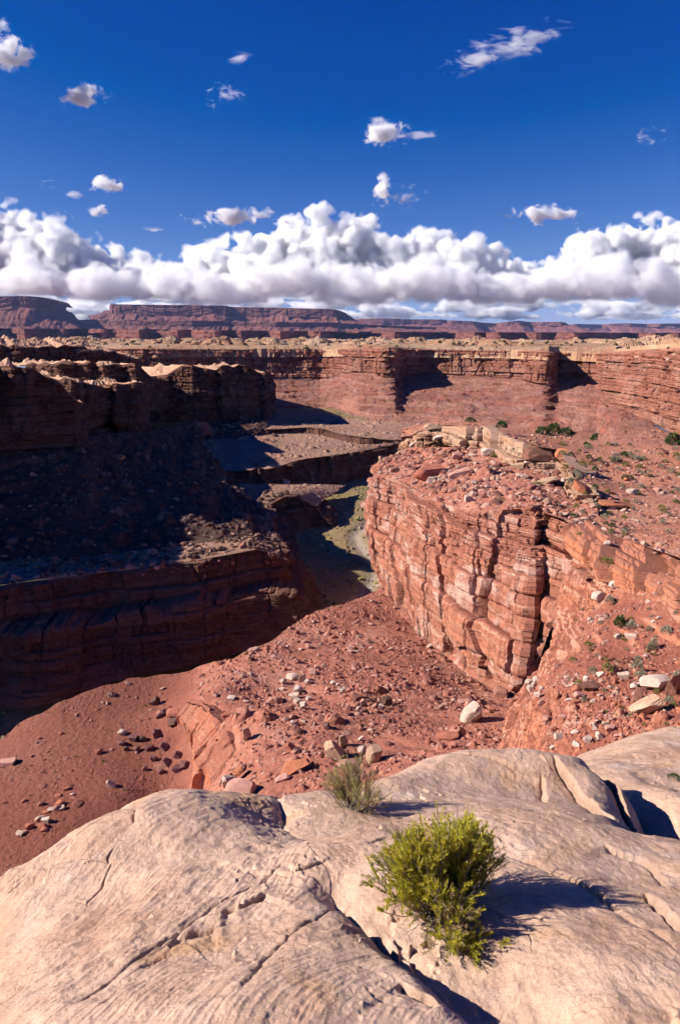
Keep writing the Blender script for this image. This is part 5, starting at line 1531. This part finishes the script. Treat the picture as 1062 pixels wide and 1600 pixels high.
# the small stones nobody could count
def rubble(key, n, size, mats, label, seed, clump=9.0, flatkeep=0.15, thr=0.0):
    name = "grass" if key == "canyon_floor" else "rubble"
    V, mask = SURF[key]
    r = np.random.default_rng(seed)
    Q = V.reshape(-1, 3); mk = np.asarray(mask).reshape(-1)
    dist = Q[:, 1]
    w = dist ** 1.0 * np.where(mk > 0.5, flatkeep, 1.0)
    g = fbm((Q[:, 0] / clump).astype(np.float32), (Q[:, 1] / clump).astype(np.float32), oct=3)
    w = w * np.clip((g - thr) * 4, 0.03, 1)
    idx = r.choice(len(Q), n, p=w / w.sum())
    base = Q[idx]
    v, f = ICO[1]
    k = len(v)
    s = size[0] * (size[1] / size[0]) ** (r.random(n) ** 2.6)
    s = s * np.clip(base[:, 1] / 120, 0.55, 1.8)
    sh = v[None] * r.uniform(0.6, 1.15, (n, k, 1))
    sh = sh * np.stack([np.ones(n), r.uniform(.6, 1, n), r.uniform(.3, .8, n)], 1)[:, None]
    a = r.uniform(0, 6.28, n); c, t = np.cos(a)[:, None], np.sin(a)[:, None]
    x, y = sh[..., 0] * c - sh[..., 1] * t, sh[..., 0] * t + sh[..., 1] * c
    z = sh[..., 2] + r.uniform(-.4, .4, (n, 1)) * x
    co = np.stack([x, y, z], -1) * s[:, None, None] + base[:, None] + np.array([0, 0, 0.15]) * s[:, None, None]
    fc = (f[None] + (np.arange(n) * k)[:, None, None]).reshape(-1, 3)
    tone = np.repeat(r.random(n), k)
    o = link(name, raw_mesh(name, co.reshape(-1, 3), fc, mats, dict(tone=tone), smooth=False))
    o['kind'] = 'stuff'; o['label'] = label; o['category'] = name

def rubble_material(name, stops):
    m = NT(name)
    c = m.ramp(m.attr('tone'), stops)
    g = m.noise(m.pos, 3.0, 4, 0.7)
    c = m.mix(1.0, c, m.ramp(g, [(0.25, (0.75, 0.74, 0.73)), (0.75, (1.2, 1.2, 1.2))]), 'MULTIPLY')
    return m.done(c, 0.95)
R_red = rubble_material("red_rubble", [(0.0, (0.16, 0.06, 0.045)), (0.35, (0.30, 0.12, 0.085)), (0.7, (0.38, 0.20, 0.15)), (1.0, (0.46, 0.30, 0.23))])
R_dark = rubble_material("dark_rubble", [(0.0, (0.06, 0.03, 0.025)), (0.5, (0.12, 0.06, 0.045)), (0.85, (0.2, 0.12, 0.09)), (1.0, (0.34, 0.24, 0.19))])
rubble("red_slope", 6000, (0.14, 1.0), R_red, "small red and pinkish stones covering the central slope", 1, 11.0, 0.12, 0.15)
rubble("near_bench", 3800, (0.12, 0.9), R_red, "broken stones covering the lower right bench", 2, 6.0)
rubble("spur_top", 3500, (0.15, 0.8), R_red, "low stones over the flat spur top", 3, 12.0, 0.0)
rubble("spur_talus", 3500, (0.2, 1.1), R_red, "rubble below the cap ledge of the spur", 4, 8.0)
rubble("lower_bench", 2500, (0.2, 1.2), R_dark, "stones along the narrow bench above the dark cliff", 5, 10.0)
R_scrub = rubble_material("floor_scrub", [(0.0, (0.06, 0.06, 0.025)), (0.4, (0.15, 0.13, 0.045)), (0.8, (0.27, 0.22, 0.07)), (1.0, (0.34, 0.28, 0.12))])
rubble("canyon_floor", 6000, (0.25, 1.1), R_scrub, "yellow and olive grass clumps on the canyon floor", 7, 12.0, 0.02, -0.1)
rubble("left_talus", 4000, (0.15, 1.1), R_dark, "stones over the shaded slope on the left", 6, 14.0)

# ------------------------------------------------------------------ plants
def leaf_material(name, a, b, tr=0.25):
    m = NT(name)
    n = m.noise(m.pos, 9.0, 3)
    inf = m.attr('tone')
    c = m.mix(inf, a, b)
    c = m.mix(1.0, c, m.ramp(n, [(0.3, (0.75, 0.78, 0.7)), (0.7, (1.2, 1.18, 1.2))]), 'MULTIPLY')
    bs = m.n('ShaderNodeBsdfPrincipled')
    m.set(bs.inputs['Base Color'], c); bs.inputs['Roughness'].default_value = 0.6
    bs.inputs['Specular IOR Level'].default_value = 0.2
    tl = m.n('ShaderNodeBsdfTranslucent'); m.set(tl.inputs['Color'], c)
    mx = m.n('ShaderNodeMixShader'); mx.inputs[0].default_value = tr
    m.t.links.new(bs.outputs[0], mx.inputs[1]); m.t.links.new(tl.outputs[0], mx.inputs[2])
    m.t.links.new(mx.outputs[0], m.out.inputs[0])
    return m.m

M_leaf = leaf_material("rabbitbrush_leaf", (0.24, 0.24, 0.016), (0.72, 0.61, 0.06), 0.4)
M_leaf2 = leaf_material("pale_shrub_leaf", (0.26, 0.23, 0.05), (0.52, 0.42, 0.14))
M_straw = leaf_material("dry_stalk", (0.36, 0.24, 0.11), (0.52, 0.38, 0.20), 0.1)
M_wood = leaf_material("grey_twig", (0.16, 0.125, 0.10), (0.34, 0.28, 0.235), 0.0)
M_juniper = leaf_material("juniper_leaf", (0.035, 0.06, 0.016), (0.08, 0.11, 0.03), 0.1)
M_sage = leaf_material("sage_leaf", (0.20, 0.185, 0.12), (0.37, 0.34, 0.23), 0.1)
M_yellow = leaf_material("yellow_green_leaf", (0.15, 0.14, 0.035), (0.30, 0.25, 0.06), 0.1)

def ribbon_mesh(name, paths, radii, mat, tones, sides=3):
    """thin tapering tubes along point lists"""
    co = []; fc = []; tn = []; n = 0
    ang = np.arange(sides) * 2 * math.pi / sides
    for pts, (r0, r1), t in zip(paths, radii, tones):
        pts = np.asarray(pts); L = len(pts)
        tg = np.gradient(pts, axis=0); tg /= np.maximum(np.linalg.norm(tg, axis=1), 1e-9)[:, None]
        up = np.array([0.3, 0.5, 0.81])
        a = np.cross(tg, up); a /= np.maximum(np.linalg.norm(a, axis=1), 1e-6)[:, None]
        b = np.cross(tg, a)
        rr = np.linspace(r0, r1, L)[:, None, None]
        ring = pts[:, None] + rr * (a[:, None] * np.cos(ang)[None, :, None] + b[:, None] * np.sin(ang)[None, :, None])
        co.append(ring.reshape(-1, 3)); tn.append(np.full(L * sides, t))
        i = np.arange(L - 1)[:, None] * sides + np.arange(sides)[None]
        j = np.arange(L - 1)[:, None] * sides + (np.arange(sides)[None] + 1) % sides
        fc.append(np.stack([i, j, j + sides, i + sides], -1).reshape(-1, 4) + n)
        n += L * sides
    return raw_mesh(name, np.concatenate(co), np.concatenate(fc), mat, dict(tone=np.concatenate(tn)), smooth=True)

def leaves_mesh(name, base, dirs, length, width, mat, tones, r):
    k = len(base)
    d = dirs / np.linalg.norm(dirs, axis=1)[:, None]
    a = np.cross(d, r.normal(size=(k, 3))); a /= np.linalg.norm(a, axis=1)[:, None]
    L = length[:, None]; W = width[:, None]
    p0 = base; p1 = base + d * L * 0.5 + a * W * 0.5; p2 = base + d * L; p3 = base + d * L * 0.5 - a * W * 0.5
    co = np.stack([p0, p1, p2, p3], 1).reshape(-1, 3)
    f = np.arange(k * 4).reshape(-1, 4)
    return raw_mesh(name, co, f, mat, dict(tone=np.repeat(tones, 4)), smooth=False)

def big_bush(name, px, py, wid, hgt, label, seed, n_stem, leafmat, dense, dry, lean, twig_leaf, spread=1.05):
    g = ground(px, py)
    loc = g[0]
    r = np.random.default_rng(seed)
    root = thing(name, label, "shrub", loc)
    zc = loc.y * CP - loc.z * SP
    W = wid / FPX * zc * 0.5
    H = hgt
    stems = []; srad = []; stone = []
    tw = []; twr = []; twt = []
    lb = []; ld = []; lt = []
    db = []; dd = []; dt = []
    nc = 13
    ca = r.uniform(0, 2 * math.pi, nc); co_ = np.sqrt(r.uniform(0.05, 0.85, nc)); chh = r.uniform(0.72, 1.16, nc); cdry = r.random(nc) < dry * 1.3
    for i in range(n_stem):
        ci = i % nc
        qx = co_[ci] * math.cos(ca[ci]) + r.normal(0, 0.17); qy = co_[ci] * math.sin(ca[ci]) + r.normal(0, 0.17)
        az = math.atan2(qy, qx); out = min(math.hypot(qx, qy), 1.08)
        tipx = out * W * math.cos(az) * spread + lean[0] * W
        tipy = out * W * math.sin(az) * 0.9 + lean[1] * W
        tipz = H * (1 - 0.62 * out ** 2.2) * chh[ci] * r.uniform(0.82, 1.08)
        b = np.array([r.normal(0, 0.12) * W, r.normal(0, 0.10) * W, -0.02])
        tip = np.array([tipx, tipy, tipz])
        mid = b * 0.55 + tip * 0.45 + np.array([0, 0, -0.10 * H * out]) + r.normal(0, 0.03 * W, 3)
        t = np.linspace(0, 1, 8)[:, None]
        pts = (1 - t) ** 2 * b + 2 * t * (1 - t) * mid + t ** 2 * tip
        pts[1:] += r.normal(0, 0.008, (7, 3))
        stems.append(pts); srad.append((0.0034 * r.uniform(.7, 1.4), 0.0010)); stone.append(r.random())
        isdry = cdry[ci] and r.random() < 0.75
        for j in range(int(7 * dense + r.integers(0, 4))):
            q = r.uniform(0.42, 1.0)
            s0 = pts[int(q * 7)]
            dirn = (tip - mid) / np.linalg.norm(tip - mid) * 0.7 + r.normal(0, 0.42, 3) + np.array([0, 0, 0.45])
            dirn /= np.linalg.norm(dirn)
            ln = r.uniform(0.05, 0.115) * (H / 0.42)
            tt = np.linspace(0, 1, 4)[:, None]
            tp = s0 + dirn * ln * tt + np.array([0, 0, 0.012]) * tt ** 2
            tw.append(tp); twr.append((0.0011, 0.0005)); twt.append(r.random())
            nl = int(twig_leaf * r.uniform(0.6, 1.3))
            u = r.uniform(0.15, 1.0, nl)[:, None]
            base = s0 + dirn * ln * u
            dv = dirn * 0.9 + r.normal(0, 0.45, (nl, 3)) + np.array([0, 0, 0.25])
            tone = np.clip(r.normal(0.35 + 0.45 * (tp[-1][2] / H), 0.22, nl), 0, 1)
            if isdry and r.random() < 0.8:
                db.append(base); dd.append(dv); dt.append(tone)
            else:
                lb.append(base); ld.append(dv); lt.append(tone)
    link("branches", ribbon_mesh("branches", stems, srad, M_wood, stone, 4), root)
    link("twigs", ribbon_mesh("twigs", tw, twr, M_wood if dry < 0.3 else M_straw, twt, 3), root)
    lb = np.concatenate(lb); ld = np.concatenate(ld); lt = np.concatenate(lt)
    link("foliage", leaves_mesh("foliage", lb, ld, r.uniform(0.010, 0.023, len(lb)), r.uniform(0.0019, 0.0036, len(lb)), leafmat, lt, r), root)
    if db:
        db = np.concatenate(db); dd = np.concatenate(dd); dt = np.concatenate(dt)
        link("dry_stalks", leaves_mesh("dry_stalks", db, dd, r.uniform(0.010, 0.024, len(db)), r.uniform(0.0014, 0.0026, len(db)), M_straw, dt, r), root)
    # bare grey twigs round the foot
    bs = []; br = []; bt = []
    for i in range(int(46 * dense)):
        az = r.uniform(0, 2 * math.pi)
        L = r.uniform(0.35, 1.0) * W
        b = np.array([r.normal(0, 0.1) * W, r.normal(0, 0.08) * W, 0.0])
        e = b + np.array([math.cos(az) * L, math.sin(az) * L * 0.8, r.uniform(0.0, 0.18) * H])
        t = np.linspace(0, 1, 6)[:, None]
        p = b + (e - b) * t + np.array([0, 0, 0.05 * H]) * np.sin(t * math.pi)
        p[1:] += r.normal(0, 0.012, (5, 3))
        bs.append(p); br.append((0.0026 * r.uniform(.6, 1.2), 0.0006)); bt.append(r.uniform(0.3, 1))
    link("dead_twigs", ribbon_mesh("dead_twigs", bs, br, M_wood, bt, 3), root)
    return root

big_bush("shrub", 692, 1428, 232, 0.40, "large green and yellow shrub rooted in the crevice of the pale sandstone", 3, 150, M_leaf, 1.3, 0.12, (0.03, 0.06), 60)
big_bush("shrub", 556, 1264, 128, 0.36, "smaller thin straw coloured shrub with bare grey stems on the far side of the dome", 8, 76, M_leaf2, 0.9, 0.45, (-0.05, 0.05), 22, 1.0)

def tuft_mesh(seed, mat, n=260, flat=0.75, leaf=0.17):
    r = np.random.default_rng(seed)
    d = r.normal(size=(n, 3)); d[:, 2] = np.abs(d[:, 2]) * 1.1
    d /= np.linalg.norm(d, axis=1)[:, None]
    lobes = 1 + 0.35 * fbm(d[:, 0] * 2 + seed, d[:, 1] * 2, d[:, 2] * 2, oct=2)
    base = d * (lobes * r.uniform(0.45, 1.0, n) ** 0.5)[:, None] * np.array([1, 1, flat])
    dv = d + r.normal(0, 0.5, (n, 3)) + np.array([0, 0, 0.4])
    return leaves_mesh("foliage", base * 0.85, dv, r.uniform(0.6, 1.4, n) * leaf * 1.6, r.uniform(0.6, 1.2, n) * leaf, mat, np.clip(0.2 + 0.6 * base[:, 2] + r.normal(0, .2, n), 0, 1), r)

TUFT = {k: [tuft_mesh(i * 7 + j, m, n, fl, lf) for i in range(3)] for j, (k, m, n, fl, lf) in enumerate([('juniper', M_juniper, 420, 0.95, 0.15), ('sage', M_sage, 260, 0.8, 0.13), ('yellow', M_yellow, 220, 0.7, 0.14), ('green', M_juniper, 260, 0.8, 0.14)])}
STEM = ribbon_mesh("stem", [np.array([[0, 0, -0.1], [0.02, 0.01, 0.25], [0.06 * math.cos(a), 0.3 * math.sin(a), 0.6]]) for a in (0, 2, 4)], [(0.06, 0.02)] * 3, M_wood, [0.3, 0.5, 0.7], 5)

def bush(px, py, w, h, kind, label, group=None, name="shrub"):
    g = ground(px, py + h * 0.4)
    if g is None: return
    loc = g[0]
    zc = loc.y * CP - loc.z * SP
    s = w * 0.5 / FPX * zc
    r = random.Random(int(px * 3 + py * 5))
    root = thing(name, label, "shrub" if name == "shrub" else "tree", loc, r.uniform(0, 6), group)
    root.scale = (s, s, max(h / FPX * zc / 0.85, s * 0.7))
    link("crown" if name == "juniper_tree" else "foliage", r.choice(TUFT[kind]), root)
    if w > 9: link("trunk" if name == "juniper_tree" else "stem", STEM, root)
    return root

bush(783, 664, 20, 11, 'juniper', "dark green juniper on the cap ledge of the spur", name="juniper_tree")
bush(735, 656, 20, 8, 'green', "low green bush near the outer end of the cap ledge")
bush(847, 674, 24, 12, 'juniper', "left of three junipers in a row behind the spur", name="juniper_tree")
bush(864, 671, 24, 16, 'juniper', "middle and tallest of three junipers in a row behind the spur", name="juniper_tree")
bush(883, 675, 24, 12, 'juniper', "right of three junipers in a row behind the spur", name="juniper_tree")
bush(932, 684, 22, 11, 'juniper', "lone juniper between the row of three and the right edge", name="juniper_tree")
bush(1050, 688, 26, 18, 'juniper', "round dark juniper at the right edge of the spur top", name="juniper_tree")
bush(962, 717, 18, 11, 'sage', "large grey sagebrush on the flat spur top")
bush(690, 693, 14, 9, 'green', "green bush between the propped slabs of the cap ledge")
bush(770, 711, 12, 9, 'yellow', "yellowish bush under the notch of the cap ledge")
bush(838, 755, 14, 7, 'yellow', "small bush beside the sliding tan slabs")
bush(947, 875, 22, 12, 'yellow', "yellow green bush at the foot of the varnished ledge")
bush(952, 936, 18, 12, 'sage', "grey green bush below the broken white slab")
bush(967, 971, 19, 17, 'juniper', "dark green round bush on the red soil of the lower bench")
bush(985, 976, 19, 13, 'sage', "grey bush right of the dark green round bush")
bush(1013, 982, 11, 11, 'sage', "small grey bush alone on the red soil")
bush(1040, 984, 22, 14, 'sage', "pale bush at the right end of the red soil")
bush(1019, 1006, 18, 18, 'sage', "tall pale bush below the small grey one")
bush(1017, 1010, 14, 10, 'yellow', "yellowish bush touching the tall pale one")
bush(995, 1038, 20, 16, 'sage', "upper of two grey bushes by the large pale block")
bush(1000, 1053, 20, 16, 'sage', "lower of two grey bushes by the large pale block")
bush(925, 1048, 18, 14, 'sage', "grey bush between the standing pale slabs")
bush(948, 1042, 20, 16, 'yellow', "yellow green bush behind the brown table slab")
bush(904, 1066, 14, 10, 'yellow', "yellow bush left of the brown table slab")
bush(1056, 1058, 22, 22, 'sage', "grey bush at the right edge beside the dark upright block")
bush(984, 1118, 13, 10, 'sage', "grey bush in the rubble below the leaning tan slab")
bush(1043, 1095, 22, 18, 'sage', "grey bush in the shade under the dark upright block")
bush(912, 1092, 14, 9, 'sage', "small grey bush under the brown table slab")
bush(918, 1005, 15, 9, 'yellow', "yellow bush on the edge of the pale slope")
bush(895, 1030, 14, 8, 'yellow', "yellow bush among stones lower on the pale slope")
def scrub(n, box, kinds, label, group, seed, w0=5, w1=13):
    r = random.Random(seed)
    for i in range(n):
        px = r.uniform(box[0], box[2]); py = box[1] + (box[3] - box[1]) * r.random() ** 1.4
        g = ground(px, py)
        if g is None or g[2].split('.')[0] in ('talus_slope', 'canyon_wall', 'canyon_floor'): continue
        w = r.uniform(w0, w1)
        bush(px, py, w, w * r.uniform(0.45, 0.7), r.choice(kinds), label, group)
scrub(112, (870, 693, 1062, 835), ['sage', 'sage', 'yellow', 'green'], "low desert shrub dotting the flat top of the spur", "shrubs dotting the spur top", 1, 6, 14)
scrub(40, (880, 950, 1062, 1150), ['sage', 'yellow'], "small shrub among the stones of the lower right bench", "shrubs on the lower right bench", 2, 6, 13)
scrub(14, (640, 700, 880, 790), ['yellow', 'sage'], "small tuft of scrub in the rubble of the spur", "scrub in the spur rubble", 3, 4, 9)
scrub(14, (330, 1000, 780, 1230), ['yellow', 'sage'], "tiny tuft of scrub on the central slope", "scrub on the central slope", 4, 3, 6)
scrub(16, (0, 1070, 260, 1250), ['yellow', 'sage'], "tiny yellowish tuft on the smooth red bench", "tufts on the smooth bench", 5, 3, 6)
def rim_scrub(n, seed):
    r = random.Random(seed)
    for i in range(n):
        px, py = r.uniform(150, 1062), r.uniform(533, 545)
        g = ground(px, py)
        if g is None or not g[2].startswith('plateau'): continue
        w = r.uniform(3, 8)
        bush(px, py, w, w * 0.6, 'green', "dark speck of brush on the pale far rim", "brush along the far rim")
rim_scrub(56, 6)
bush(1052, 1213, 22, 10, 'green', "small green plant in a seam of the pale rock at the right edge")

# ================================================================== THE AIR
def haze():
    x0, x1, y0, y1, z0, z1 = -19000, 19000, -400, 19500, -140, 560
    co = np.array([(x, y, z) for z in (z0, z1) for y in (y0, y1) for x in (x0, x1)], np.float64)
    f = np.array([(0, 2, 3, 1), (4, 5, 7, 6), (0, 1, 5, 4), (2, 6, 7, 3), (0, 4, 6, 2), (1, 3, 7, 5)], np.int32)
    m = cloud_material("air", 1.4e-5)
    v = [n for n in m.node_tree.nodes if n.type == 'PRINCIPLED_VOLUME'][0]
    v.inputs['Color'].default_value = (0.32, 0.47, 0.95, 1)
    o = link("haze", raw_mesh("haze", co, f, m, smooth=False))
    o['kind'] = 'stuff'
    o['label'] = "thin blue air over the canyon and the far mesas"
haze()
